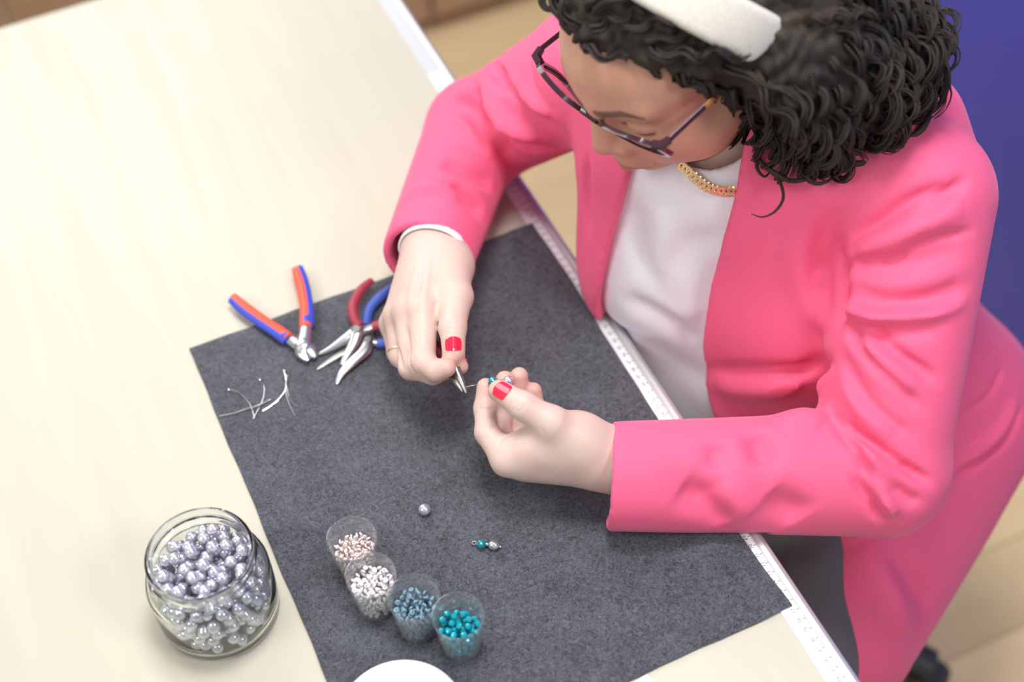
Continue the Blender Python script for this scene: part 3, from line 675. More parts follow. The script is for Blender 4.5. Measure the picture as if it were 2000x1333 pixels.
for k in range(nst):
    gq = (p_-HO) @ HM
    dr = np.tile(V3(0, 0, -1.), (nl, 1))*.8+np.outer(crown, -HF*1.4)+np.outer(.5-rs.rand(nl)*0, -HF*.5)+np.outer(np.sign(gq[:, 1]), HL)*.25
    nn = grad(hair, p_); nn /= np.linalg.norm(nn, axis=1, keepdims=True)+1e-9
    dr -= nn*np.sum(dr*nn, 1, keepdims=True)*.9; dr /= np.linalg.norm(dr, axis=1, keepdims=True)+1e-9
    p_ = p_+dr*(length/nst)[:, None]; dd = hair(p_)
    p_ = p_-nn*(np.clip(dd-off*(1+k/nst*1.5), -.004, .004))[:, None]
    path.append(p_.copy())
path = np.array(path).transpose(1, 0, 2)                  # locks, steps, 3
m_ = 38; ti = np.linspace(0, path.shape[1]-1, m_); i0 = np.minimum(ti.astype(int), path.shape[1]-2); fr_ = (ti-i0)[None, :, None]
P_ = path[:, i0]*(1-fr_)+path[:, i0+1]*fr_
for _ in range(3): P_[:, 1:-1] = .5*P_[:, 1:-1]+.25*(P_[:, :-2]+P_[:, 2:])
nz = lambda v: v/(np.linalg.norm(v, axis=-1, keepdims=True)+1e-9)
def frames(P, ref):
    T = nz(np.gradient(P, axis=1)); A = nz(ref[:, None]-T*np.sum(T*ref[:, None], -1, keepdims=True)); return T, A, np.cross(T, A)
T_, A_, B_ = frames(P_, nz(rs.randn(nl, 3))); t_ = np.linspace(0, 1, m_)[None]
turns = rs.uniform(1.2, 2.9, (nl, 1)); ph = rs.rand(nl, 1)*6.3; amp = (rs.uniform(.004, .0115, nl)*np.where(crown > .5, .4, 1))[:, None]*np.minimum(1, .25+t_*1.4)
cl = rs.uniform(.0016, .0036, nl)[:, None]; nst_ = 6; sv_, sf_ = [], []; cnt = 0
for k in range(nst_):
    w = ph+turns*2*math.pi*t_+rs.uniform(-.35, .35, (nl, 1)); am = amp*rs.uniform(.8, 1.2, (nl, 1))
    o1 = am*np.cos(w); o2 = am*np.sin(w); q = 2*math.pi*k/nst_+2.2*t_+rs.rand(nl, 1)
    c_ = cl*(1-.35*t_)*(1+.9*np.maximum(0, t_-.7)*rs.rand(nl, 1)*3)
    S_ = P_+A_*(o1+c_*np.cos(q))[..., None]+B_*(o2+c_*np.sin(q))[..., None]
    r_ = rs.uniform(.0009, .0019, (nl, 1))*(1-.7*t_**2)
    _, a2, b2 = frames(S_, nz(rs.randn(nl, 3))); ang = np.arange(4)*math.pi/2
    ring = S_[:, :, None]+(a2[:, :, None]*np.cos(ang)[None, None, :, None]+b2[:, :, None]*np.sin(ang)[None, None, :, None])*r_[:, :, None, None]
    sv_.append(ring.reshape(-1, 3)); base = cnt+(np.arange(nl)*m_*4)[:, None, None]+(np.arange(m_-1)*4)[None, :, None]
    ks = np.arange(4)[None, None]; kn = (ks+1) % 4
    sf_.append(np.stack([base+ks, base+kn, base+4+kn, base+4+ks], -1).reshape(-1, 4)); cnt += nl*m_*4
g = G()
def lock(pts, r):
    P = along(pts, 6); n = len(P); g.tube(P, [r*(1-.8*(k/(n-1))**2) for k in range(n)], 6)
for pts, r in (([(0.0937, -0.2120, 0.2400), (0.0940, -0.2310, 0.2350), (0.0986, -0.2472, 0.2320), (0.0938, -0.2642, 0.2280), (0.0814, -0.2728, 0.2250), (0.0699, -0.2718, 0.2220), (0.0645, -0.2628, 0.2200)], .0017),
    ([(0.0924, -0.2394, 0.2400), (0.1031, -0.2555, 0.2360), (0.1184, -0.2596, 0.2340), (0.1291, -0.2547, 0.2340), (0.1296, -0.2459, 0.2340)], .0024),
    ([(0.1154, -0.2511, 0.2400), (0.1216, -0.2667, 0.2340), (0.1363, -0.2678, 0.2320), (0.1450, -0.2605, 0.2320)], .0022),
    ([(0.2015, -0.2601, 0.2400), (0.2196, -0.2686, 0.2500), (0.2389, -0.2580, 0.2550), (0.2422, -0.2404, 0.2600), (0.2328, -0.2344, 0.2620)], .0032),
    ([(0.2491, -0.1967, 0.2700), (0.2566, -0.2226, 0.2750), (0.2562, -0.2457, 0.2700), (0.2460, -0.2596, 0.2650), (0.2370, -0.2585, 0.2620)], .0028),
    ([(0.2707, -0.1794, 0.3000), (0.2728, -0.1969, 0.2950), (0.2680, -0.2107, 0.2900), (0.2573, -0.2138, 0.2880), (0.2535, -0.2042, 0.2880)], .0030),
    ([(0.1493, -0.2615, 0.2400), (0.1719, -0.2670, 0.2360), (0.1935, -0.2654, 0.2360), (0.2091, -0.2604, 0.2400), (0.2114, -0.2520, 0.2440)], .0030),
    ([(0.1754, -0.2656, 0.2500), (0.2019, -0.2733, 0.2450), (0.2250, -0.2689, 0.2480), (0.2380, -0.2586, 0.2500)], .0026),
    ([(0.1069, -0.1949, 0.2500), (0.0999, -0.2151, 0.2400), (0.0904, -0.2257, 0.2320), (0.0919, -0.2358, 0.2280), (0.1001, -0.2330, 0.2280)], .0022)): lock(pts, r)
lme = g.mesh('hair', True, None); off_ = len(lme.vertices)
v1 = np.empty(off_*3, np.float32); lme.vertices.foreach_get('co', v1); v1 = v1.reshape(-1, 3)
f1 = np.array([tuple(p.vertices) for p in lme.polygons if len(p.vertices) == 4])
hme = mesh_np('hair', np.concatenate([v1, hw_]+sv_), np.concatenate([f1, hq_+off_]+[f+off_+len(hw_) for f in sf_])); link('hair', hme, M_hair, person)['label'] = 'thick dark brown curly hair'
# ------------------------------------------------------------------ nails
M_nail = mat('red_nail_polish', (.72, .012, .05), .10, 0, Coat_Weight=1.0)
def nail(a, b, r0, r1, nrm, t0, t1, wid, name='nail'):
    a = V3(*a); b = V3(*b); ax = unit(b-a); L_ = np.linalg.norm(b-a); n_ = unit(V3(*nrm)-ax*(V3(*nrm)@ax)); w_ = np.cross(ax, n_)
    nu, nv_ = 12, 12; g = G(); top = []
    for lay in (0, 1):
        for i in range(nu+1):
            for j in range(nv_+1):
                s = i/nu; q = j/nv_*2-1
                e = abs(2*s-1); half = wid*max(.30, (1-e**4)**.25)
                t = t0+(t1-t0)*s
                r = r0+(r1-r0)*min(t/L_, 1); th = q*half/r
                x = max(0, t-L_); drop = r-math.sqrt(max(r*r-x*x*.55, 1e-8))
                top.append(a+ax*t+(n_*math.cos(th)+w_*math.sin(th))*(r-drop+(.0008 if lay else -.0004)))
    n = (nu+1)*(nv_+1); f = []
    for i in range(nu):
        for j in range(nv_):
            k = i*(nv_+1)+j; q = (k, k+1, k+nv_+2, k+nv_+1); f += [tuple(n+x for x in q), q[::-1]]
    bd = [(i*(nv_+1), (i+1)*(nv_+1)) for i in range(nu)]+[(i*(nv_+1)+nv_, (i+1)*(nv_+1)+nv_) for i in range(nu)]+[(j, j+1) for j in range(nv_)]+[(nu*(nv_+1)+j, nu*(nv_+1)+j+1) for j in range(nv_)]
    f += [(x, y, n+y, n+x) for x, y in bd]
    o = g.add(top, f).obj(name, M_nail, body, True, 60); o['label'] = 'glossy red painted nail'; return o
KV = V3(-.2376, -.5842, .776)
nail(LT[2], LT[3], .0120, .0098, KV+V3(.10, .2, .1), .0130, .0285, .0078)
nail(RT[2], RT[3], .0120, .0104, KV+V3(.05, 0, 0), .0165, .0305, .0075)
nail(RMf[2], RMf[3], .0090, .0070, (.5, .5, .6), .018, .034, .0045)
# ------------------------------------------------------------------ glasses
M_frame = mat('tortoise_purple_acetate', (.045, .012, .028), .12, 0, Coat_Weight=.6)
M_amber = mat('amber_acetate', (.62, .25, .05), .18)
M_lens = bpy.data.materials.new('clear_lens'); M_lens.use_nodes = True
def clear(m, tintc, white, blend, rough=.03):
    N, L = m.node_tree.nodes, m.node_tree.links; N.clear(); o = N.new('ShaderNodeOutputMaterial'); t = N.new('ShaderNodeBsdfTransparent'); t.inputs[0].default_value = (*tintc, 1)
    gl = N.new('ShaderNodeBsdfGlossy'); gl.inputs['Roughness'].default_value = rough; df = N.new('ShaderNodeBsdfDiffuse'); df.inputs[0].default_value = (.8, .83, .86, 1)
    lw = N.new('ShaderNodeLayerWeight'); lw.inputs[0].default_value = .5
    pw = N.new('ShaderNodeMath'); pw.operation = 'POWER'; pw.inputs[1].default_value = 3.; L.new(lw.outputs['Facing'], pw.inputs[0])
    fr = N.new('ShaderNodeMath'); fr.operation = 'MULTIPLY_ADD'; fr.inputs[1].default_value = .45; fr.inputs[2].default_value = blend; L.new(pw.outputs[0], fr.inputs[0])
    mu = N.new('ShaderNodeMath'); mu.operation = 'MULTIPLY_ADD'; mu.inputs[1].default_value = white; mu.inputs[2].default_value = white*.12; L.new(pw.outputs[0], mu.inputs[0])
    a = N.new('ShaderNodeMixShader'); b = N.new('ShaderNodeMixShader'); L.new(mu.outputs[0], a.inputs[0]); L.new(t.outputs[0], a.inputs[1]); L.new(df.outputs[0], a.inputs[2])
    L.new(fr.outputs[0], b.inputs[0]); L.new(a.outputs[0], b.inputs[1]); L.new(gl.outputs[0], b.inputs[2]); L.new(b.outputs[0], o.inputs[0])
clear(M_lens, (.98, .98, .98), .0, .035)
gls = thing('eyeglasses', tuple(hw(.1, 0, 0)), 'dark tortoise-purple framed glasses worn low on the woman\'s nose', 'glasses')
def gf(l): return .1085-2.3*(l+.004)**2                              # wrap of the front
def rim(s, k, w=.034, h=.0225, n=44):
    out = []
    for i in range(n):
        a = 2*math.pi*i/n; ca, sa = math.cos(a), math.sin(a); x = math.copysign(abs(ca)**.62, ca)*w*k; y = math.copysign(abs(sa)**.7, sa)*h*k
        y += .004*(x/w)*(1 if y > 0 else .3)*s*s; l = s*(.0430+x)-.004; out.append((l, .008+y))
    return out
g = G()
for s in (-1, 1):
    o1 = rim(s, 1.0); o2 = rim(s, .86); n = len(o1); vv = []
    for pts, df in ((o1, .0022), (o2, .0022), (o2, -.0022), (o1, -.0022)): vv += [hw(gf(l)+df-.32*(.03-u), l, u) for l, u in pts]
    g.add(vv, [(a*n+k, a*n+(k+1) % n, ((a+1) % 4)*n+(k+1) % n, ((a+1) % 4)*n+k) for a in range(4) for k in range(n)])
g.tube([hw(gf(l)-.004, l, .019-18*(l+.004)**2) for l in (-.014, -.009, -.004, .001, .006)], .0026, 8)
for s in (-1, 1): g.tube([hw(gf(.073)-.001, s*.073-.004, .024), hw(gf(.0805)-.001, s*.0805-.004, .026), hw(gf(.0825)-.008, s*.0825-.004, .026)], [.0042, .0045, .0036], 8)
front = g.obj('front_frame', M_frame, gls)
for s in (-1, 1):
    o2 = rim(s, .87); n = len(o2); vv = [hw(gf(l)-.32*(.03-u)+df, l, u) for df in (.0006, -.0006) for l, u in o2]
    G().add(vv, [tuple(range(n)), tuple(range(2*n-1, n-1, -1))]+[(k, (k+1) % n, n+(k+1) % n, n+k) for k in range(n)]).obj('lens', M_lens, front, False)
    te = [hw(gf(.0825)-.008, s*.0825-.004, .026), hw(.050, s*.081-.003, .022), hw(.020, s*.079-.001, .020), hw(-.008, s*.077, .014), hw(-.022, s*.075, -.012)]
    P = along(te, 5); t1 = G(); t1.tube(P[:7], .0030, 8, True, False, (HL, .5)); tp1 = t1.obj('temple', M_frame, gls)
    t2 = G(); t2.tube(P[6:], .0028, 8, True, False, (HL, .5)); t2.obj('temple_tip', M_amber, tp1)
# ------------------------------------------------------------------ necklace: flat curb chain round the blouse collar
M_gold = mat('gold', (.83, .66, .40), .28, .9)
neck = thing('necklace', (0.0772, -0.2044, 0.1900), 'chunky gold curb chain necklace lying on the white blouse collar', 'necklace')
npts = along([(.150, -.075, .222), (.105, -.085, .212), (.066, -.115, .206), (.052, -.150, .203), (.054, -.178, .202), (.063, -.194, .194), (.076, -.207, .194), (.090, -.217, .203), (.120, -.215, .214), (.160, -.195, .225)], 12)
npts = np.array(npts); seg = np.r_[0, np.cumsum(np.linalg.norm(np.diff(npts, axis=0), axis=1))]; k = 0; tcur = .002
while tcur < seg[-1]-.002:
    c_ = V3(*[np.interp(tcur, seg, npts[:, i]) for i in range(3)]); d_ = unit(V3(*[np.interp(tcur+.001, seg, npts[:, i])-np.interp(tcur-.001, seg, npts[:, i]) for i in range(3)]))
    nr = unit(c_-NB+V3(0, 0, .02)); nr = unit(nr-d_*(nr@d_)); sd = np.cross(nr, d_); a_ = .7; M3 = np.stack([unit(d_*math.cos(a_)+sd*math.sin(a_))*1.25, unit(sd*math.cos(a_)-d_*math.sin(a_)), nr], 1)
    G().torus(c_+nr*.0028, .0040, .0014, 14, 6, M3).obj('chain_link', M_gold, neck); tcur += .0046; k += 1
# ------------------------------------------------------------------ ring on the right hand
fr = RR[0]*.15+RR[1]*.85; ax_ = unit(RR[1]-RR[0]); e1 = unit(np.cross(ax_, (0, 0, 1))); g = G(); g.torus(fr, .0112, .0009, 28, 8, np.stack([e1, np.cross(ax_, e1), ax_], 1))
tag(g.obj('finger_ring', M_gold), 'thin gold ring on a finger of the hand with pliers', 'ring')
# ------------------------------------------------------------------ glass jar and its pearl beads
M_glass = mat('jar_glass', (.93, .97, .95), .02, 0, Transmission_Weight=1.0, IOR=1.45)
JC = V3(-.4577, -.2897, 0.)
jar = tag(G().lathe([(.001, .0012), (.040, .0006), (.047, .0012), (.0515, .005), (.0522, .012), (.0522, .056), (.0505, .063), (.0450, .069), (.0428, .073), (.0436, .076), (.0455, .0775), (.0455, .0800), (.0434, .0815), (.0434, .087), (.0452, .0885), (.0448, .0915), (.0425, .0925), (.0408, .0910), (.0402, .086), (.0398, .074), (.0420, .069), (.0472, .0625), (.0490, .056), (.0490, .012), (.0475, .006), (.042, .0042), (.001, .0046)], JC, 72).obj('glass_jar', M_glass, None, True, 60), 'clear round glass jar without lid, full of silver pearls', 'jar')
def deposit(rad, r, ztop, z0, seed, tries=16, squash=.93):
    """drop balls one by one into a round vessel; each rests on the lowest spot found"""
    rr = np.random.RandomState(seed); P = np.zeros((0, 3))
    while True:
        best = None
        for _ in range(tries):
            a = rr.rand()*2*math.pi; R0 = rad(z0+r)-r; q = R0*math.sqrt(rr.rand()) if rr.rand() < .55 else R0
            z = z0+r
            for it in range(2):
                if it: q = min(q*1.0, rad(z)-r) if q < R0 else rad(z)-r
                x, y = q*math.cos(a), q*math.sin(a)
                if len(P):
                    h2 = (P[:, 0]-x)**2+(P[:, 1]-y)**2; m = h2 < 4*r*r*squash
                    z = max(z0+r, (P[m, 2]+np.sqrt(4*r*r*squash-h2[m])).max()) if m.any() else z0+r
            if best is None or z < best[2]: best = (x, y, z)
        if best[2]+r > ztop: return P
        P = np.vstack([P, best])
M_pearl = mat('silver_lilac_pearl', (.60, .60, .70), .20, .75, Coat_Weight=.5)
noise_col(M_pearl, (.60, .60, .70), (.86, .84, .93), 90, 2, None, .35, .7)
PR = .0057
PB = deposit(lambda z: .0482 if z < .060 else max(.0396, .0482-(z-.060)*.9), PR, .0805, .0046, 7)
score = PB[:, 2]+np.hypot(PB[:, 0], PB[:, 1])*1.0-.45*PB[:, 1]; order = np.argsort(-score)
pm = G().ball((0, 0, 0), (PR, PR*.97, PR*.94), 12, 8).mesh('pearl_bead'); pm.materials.append(M_pearl)
for i in order[:300]:
    o = bpy.data.objects.new('pearl_bead', pm); C.objects.link(o); o.location = JC+PB[i]; o.rotation_euler = (rng.random()*3, rng.random()*3, rng.random()*3)
    tag(o, 'silver lilac pearl bead heaped in the open glass jar', 'bead', 'pearl beads in the glass jar')
if len(order) > 300:
    g = G()
    for i in order[300:]: g.ball(JC+PB[i], PR, 10, 7)
    o = tag(g.obj('pearl_bead_fill', M_pearl), 'silver lilac pearls filling the inside of the glass jar', 'beads'); o['kind'] = 'stuff'
# ------------------------------------------------------------------ plastic cups with seed beads
M_cup = bpy.data.materials.new('clear_plastic'); M_cup.use_nodes = True; clear(M_cup, (.985, .99, .99), .20, .05, .06)
CUPH = .052
cups = [((-0.3361, -0.3085, 0.0520), 'clear plastic cup of pinkish beads, furthest from the jar lid', 'pink'), ((-0.3346, -0.3489, 0.0520), 'clear plastic cup of white beads behind the grey-blue bead cup', 'white'),
        ((-0.3105, -0.3837, 0.0520), 'clear plastic cup of grey-blue beads next to the turquoise bead cup', 'blue'), ((-0.2842, -0.4153, 0.0520), 'clear plastic cup of turquoise beads, nearest the jar lid', 'teal')]
sm = {'pink': mat('blush_pearl_seed', (.92, .80, .78), .22, .25), 'white': mat('white_silver_seed', (.95, .92, .92), .18, .25), 'blue': mat('grey_blue_glass_seed', (.26, .42, .54), .12, 0, Transmission_Weight=.2), 'teal': mat('turquoise_luster_seed', (.005, .40, .50), .12, .3, Coat_Weight=.6)}
br = {'pink': .0021, 'white': .0023, 'blue': .0025, 'teal': .0031}; fill = {'pink': .036, 'white': .040, 'blue': .038, 'teal': .038}
glab = {'pink': 'tiny blush pink seed bead in the plastic cup', 'white': 'tiny white silver seed bead in the plastic cup', 'blue': 'small grey-blue glass bead in the plastic cup', 'teal': 'small shiny turquoise bead in the plastic cup'}
for ci, (cp, lab, kd) in enumerate(cups):
    cc = V3(cp[0], cp[1], MZ+.0008)
    tag(G().lathe([(.0005, .001), (.0148, .001), (.0155, 0), (.0162, .001), (.0166, .004), (.0208, CUPH-.0025), (.0218, CUPH-.0018), (.0218, CUPH-.0004), (.0208, CUPH), (.0203, CUPH-.002), (.0160, .004), (.0152, .0024), (.0005, .0022)], cc, 56).obj('plastic_cup', M_cup, None, True, 50), lab, 'cup', 'clear bead cups on the mat')
    r = br[kd]; B = deposit(lambda z: .0160+(z-.004)*.0042/.046-.0003, r, fill[kd], .0024, 20+ci, 10)
    g = G()
    if kd == 'teal': g.ball((0, 0, 0), (r, r, r*.9), 8, 5)
    else: g.torus((0, 0, 0), r*.62, r*.44, 9, 6)
    me = g.mesh(kd+'_bead', kd != 'teal'); me.materials.append(sm[kd]); od = np.argsort(-(B[:, 2]-.25*B[:, 1])); n_ = min(len(od), 170)
    for i in od[:n_]:
        o = bpy.data.objects.new({'pink': 'blush_seed_bead', 'white': 'white_seed_bead', 'blue': 'blue_glass_bead', 'teal': 'turquoise_bead'}[kd], me); C.objects.link(o); o.location = cc+B[i]; o.rotation_euler = (rng.random()*6, rng.random()*6, rng.random()*6)
        tag(o, glab[kd], 'bead', 'seed beads in the '+{'pink': 'blush', 'white': 'white', 'blue': 'grey-blue', 'teal': 'turquoise'}[kd]+' cup')
    if len(od) > n_:
        g = G()
        for i in od[n_:]: g.ball(cc+B[i], r*.96, 7, 5)
        o = tag(g.obj('seed_bead_fill', sm[kd]), glab[kd].replace('tiny ', '').replace('small ', '').replace(' bead in', ' beads at the bottom of'), 'beads'); o['kind'] = 'stuff'
# ------------------------------------------------------------------ white screw lid and paper
M_lid = mat('white_enamel', (.88, .88, .88), .35)
lc = (-0.3567, -0.4612, 0.0160); prof = [(.0005, .014), (.046, .014), (.0475, .002), (.0485, 0), (.0515, 0), (.0520, .002), (.0520, .0145), (.0505, .0163), (.046, .0165), (.044, .0158), (.0005, .0158)]
lid = tag(G().lathe(prof, (lc[0], lc[1], MZ+.0005), 72).obj('jar_lid', M_lid, None, True, 40), 'white round screw lid at the bottom edge of the mat', 'lid')
g = G()
for k in range(48): a = 2*math.pi*k/48; g.box((lc[0]+.0521*math.cos(a), lc[1]+.0521*math.sin(a), MZ+.0075), (.0012, .0020, .010), np.array([[math.cos(a), -math.sin(a), 0], [math.sin(a), math.cos(a), 0], [0, 0, 1]]))
g.obj('grip_ribs', M_lid, lid, False)
pc = V3(*(-0.1563, -0.5052, 0.0005)); g = G(); dx = unit(V3(.12, -1, 0)); dy = unit(V3(-1, -.12, 0)); pp = [pc, pc+dx*.148, pc+dx*.148+dy*.105, pc+dy*.105]
g.plate([(p[0], p[1]) for p in pp], .0006, .0012, .0001); tag(g.obj('paper_sheet', mat('white_paper', (.86, .87, .9), .7), None, False), 'white paper card lying on the table below the mat', 'paper')
# ------------------------------------------------------------------ pliers
M_steel = mat('tool_steel', (.52, .53, .55), .28, .95); M_steel2 = mat('dark_tool_steel', (.30, .29, .28), .32, .95)
M_red = mat('orange_red_grip', (.86, .095, .045), .42); M_bgrip = mat('cobalt_blue_grip', (.045, .075, .50), .42); M_maroon = mat('dark_red_grip', (.34, .035, .06), .45); M_blueg = mat('royal_blue_grip', (.05, .10, .46), .42)
def bar(g, pts, rs, flat=.62, n=10): P = along(pts, 5); m = len(P); g.tube(P, list(np.interp(np.linspace(0, 1, m), np.linspace(0, 1, len(rs)), rs)), n, True, False, ((0, 0, 1), flat))
def shift(pts, d): return [tuple(V3(*p)+V3(*d)) for p in pts]
ct = thing('side_cutters', (-0.2944, -0.0461, 0.0040), 'diagonal side cutters with orange-red and blue grips at the mat edge', 'pliers')
hl = [(-0.3386, 0.0371, 0.0120), (-0.3317, 0.0169, 0.0120), (-0.3209, -0.0071, 0.0120), (-0.3114, -0.0266, 0.0120), (-0.3062, -0.0394, 0.0120)]; hr = [(-0.2686, 0.0444, 0.0120), (-0.2716, 0.0187, 0.0120), (-0.2776, -0.0087, 0.0120), (-0.2862, -0.0341, 0.0120)]
for pts, dv, nm in ((hl, (-.0022, -.0022, -.0006), 0), (hr, (.0030, .0006, -.0006), 1)):
    g = G(); bar(g, pts, [.0046, .0058, .0058, .0056, .0060, .0066], .8); h = g.obj('grip', M_red, ct); h['label'] = 'orange-red soft grip'
    g = G(); bar(g, shift(pts, dv), [.0046, .0056, .0054, .0054, .0058, .0056], .8); b2 = g.obj('grip_side', M_bgrip, h); b2['label'] = 'blue side of the grip'
    q = [V3(*pts[-2])*.45+V3(*pts[-1])*.55, V3(*pts[-2])*.15+V3(*pts[-1])*.85]; g = G(); bar(g, shift(q, V3(*dv)*.3+V3(0, 0, .0032)), [.0040, .0046], .5); g.obj('grip_inlay', M_bgrip, h)
g = G(); bar(g, [(-0.3075, -0.0349, 0.0110), (-0.3017, -0.0458, 0.0110), (-0.2964, -0.0549, 0.0110), (-0.2922, -0.0638, 0.0105), (-0.2903, -0.0729, 0.0100)], [.0056, .0066, .0085, .0080, .0018], .5); g.obj('jaw_lever', M_steel, ct)
g = G(); bar(g, [(-0.2845, -0.0300, 0.0130), (-0.2894, -0.0422, 0.0130), (-0.2960, -0.0544, 0.0125), (-0.2993, -0.0633, 0.0115), (-0.2980, -0.0741, 0.0110)], [.0056, .0066, .0085, .0075, .0018], .5); g.obj('jaw_lever', M_steel, ct)
jc = (-0.2960, -0.0544, 0.0125); G().lathe([(.0002, 0), (.0062, 0), (.0062, .0036), (.0054, .0042), (.0002, .0042)], jc, 24).obj('pivot', M_steel, ct)
np1 = thing('needle_nose_pliers', (-0.2410, -0.0552, 0.0040), 'needle-nose pliers with dark red grips and opened jaws, lying on top', 'pliers')
for pts in ([(-0.2057, -0.0091, 0.0160), (-0.2199, -0.0178, 0.0180), (-0.2345, -0.0333, 0.0190), (-0.2398, -0.0497, 0.0180), (-0.2384, -0.0612, 0.0170)], [(-0.1973, -0.0896, 0.0160), (-0.2081, -0.0766, 0.0180), (-0.2173, -0.0698, 0.0180), (-0.2271, -0.0669, 0.0170)]):
    g = G(); bar(g, pts, [.0036, .0052, .0054, .0052, .0050], .8); g.obj('grip', M_maroon, np1)
g = G(); bar(g, [(-0.2368, -0.0596, 0.0160), (-0.2423, -0.0641, 0.0160), (-0.2516, -0.0765, 0.0140), (-0.2621, -0.0851, 0.0120), (-0.2710, -0.0924, 0.0100)], [.0048, .0080, .0058, .0040, .0016], .6); g.obj('jaw', M_steel, np1)
g = G(); bar(g, [(-0.2248, -0.0661, 0.0150), (-0.2340, -0.0660, 0.0150), (-0.2431, -0.0643, 0.0150), (-0.2577, -0.0668, 0.0130), (-0.2732, -0.0685, 0.0100), (-0.2858, -0.0684, 0.0080)], [.0042, .0052, .0080, .0060, .0036, .0012], .6); g.obj('jaw', M_steel, np1)
G().lathe([(.0002, 0), (.0045, 0), (.0045, .0040), (.0038, .0046), (.0002, .0046)], (-0.2433, -0.0655, 0.0165), 20).obj('pivot', M_steel2, np1)
np2 = thing('bent_nose_pliers', (-0.2371, -0.0718, 0.0040), 'bent-nose pliers with royal blue grips, half under the hand', 'pliers')
for pts in ([(-0.1879, -0.0215, 0.0100), (-0.2033, -0.0284, 0.0110), (-0.2201, -0.0389, 0.0110), (-0.2315, -0.0567, 0.0100)], [(-0.1996, -0.1017, 0.0100), (-0.2105, -0.0943, 0.0110), (-0.2206, -0.0885, 0.0110), (-0.2290, -0.0835, 0.0100)]):
    g = G(); bar(g, pts, [.0038, .0052, .0052, .0050], .8); g.obj('grip', M_blueg, np2)
g = G(); bar(g, [(-0.2304, -0.0534, 0.0090), (-0.2350, -0.0680, 0.0090), (-0.2431, -0.0834, 0.0090), (-0.2583, -0.0922, 0.0090), (-0.2731, -0.1001, 0.0080), (-0.2827, -0.1096, 0.0060)], [.0045, .0070, .0078, .0062, .0042, .0014], .55); g.obj('jaw', M_steel, np2)
g = G(); bar(g, [(-0.2264, -0.0813, 0.0070), (-0.2349, -0.0756, 0.0070), (-0.2468, -0.0755, 0.0070), (-0.2635, -0.0771, 0.0070), (-0.2809, -0.0804, 0.0060), (-0.2933, -0.0837, 0.0055)], [.0044, .0066, .0064, .0046, .0030, .0012], .55); g.obj('jaw', M_steel2, np2)
G().lathe([(.0002, 0), (.0042, 0), (.0042, .0035), (.0002, .0040)], (-0.2372, -0.0753, 0.0095), 18).obj('pivot', M_steel2, np2)
# round-nose pliers held in the right hand
rn = thing('round_nose_pliers', (-0.1941, -0.1957, 0.0827), 'small steel round-nose pliers gripped in the right hand', 'pliers')
def dbar(g, pts, rs, n=10): P = along(pts, 5); m = len(P); g.tube(P, list(np.interp(np.linspace(0, 1, m), np.linspace(0, 1, len(rs)), rs)), n)
g = G(); dbar(g, [(-0.1928, -0.2052, 0.0875), (-0.1932, -0.2184, 0.0852), (-0.1937, -0.2305, 0.0824)], [.0048, .0034, .0009], 14); g.obj('jaw', M_steel2, rn)
g = G(); dbar(g, [(-0.1965, -0.2024, 0.0820), (-0.1963, -0.2158, 0.0824), (-0.1956, -0.2265, 0.0810)], [.0046, .0032, .0009], 14); g.obj('jaw', M_steel2, rn)
g = G(); dbar(g, [(-0.1918, -0.1808, 0.0817), (-0.1933, -0.1941, 0.0841), (-0.1942, -0.2055, 0.0843)], [.0070, .0085, .0060], 12); g.obj('box_joint', M_steel2, rn)
for pts in ([(-0.1916, -0.1820, 0.0783), (-0.1828, -0.1515, 0.0756), (-0.1728, -0.1173, 0.0709), (-0.1630, -0.0837, 0.0683)], [(-0.1940, -0.1797, 0.0741), (-0.1929, -0.1439, 0.0653), (-0.1891, -0.1096, 0.0640), (-0.1838, -0.0840, 0.0643)]):
    g = G(); dbar(g, pts, [.0045, .0050, .0055, .0048]); g.obj('grip', M_maroon, rn)
# ------------------------------------------------------------------ loose wire, pins and beads
M_silver = mat('bright_silver', (.86, .87, .89), .16, .9)
def pin(pts, r, head, lab):
    P = along(pts, 6); t = thing('head_pin', pts[0], lab, 'pin', 'silver pins on the felt'); g = G(); g.tube(P, r, 7); g.obj('wire', M_silver, t)
    if head: G().ball(P[0], .0015, 12, 8).obj('ball_end', M_silver, t)
z_ = 1
pin([(-0.3784, -0.0694, 0.0058), (-0.3708, -0.0759, 0.0050), (-0.3661, -0.0899, 0.0050), (-0.3656, -0.1024, 0.0050), (-0.3669, -0.1125, 0.0050)], .0003, True, 'thin curved silver pin with ball end, nearest the mat corner')
pin([(-0.3474, -0.0717, 0.0058), (-0.3466, -0.0811, 0.0050), (-0.3517, -0.0938, 0.0060), (-0.3590, -0.1031, 0.0060), (-0.3684, -0.1125, 0.0052)], .0003, True, 'thin bent silver pin with ball end, second from the mat corner')
pin([(-0.3227, -0.0714, 0.0058), (-0.3251, -0.0844, 0.0060), (-0.3297, -0.0945, 0.0060), (-0.3384, -0.1018, 0.0060), (-0.3486, -0.1054, 0.0050), (-0.3570, -0.1073, 0.0050)], .00062, True, 'thick bright silver pin curving to the left')
pin([(-0.3226, -0.0790, 0.0064), (-0.3267, -0.0905, 0.0060), (-0.3287, -0.1034, 0.0054), (-0.3276, -0.1118, 0.0050), (-0.3250, -0.1178, 0.0050)], .0003, True, 'thin silver pin curving right beside the thick one')
pin([(-0.3241, -0.0822, 0.0070), (-0.3296, -0.0961, 0.0062), (-0.3315, -0.1115, 0.0054), (-0.3311, -0.1262, 0.0050)], .0003, False, 'thin straight silver pin, lowest of the right bunch')
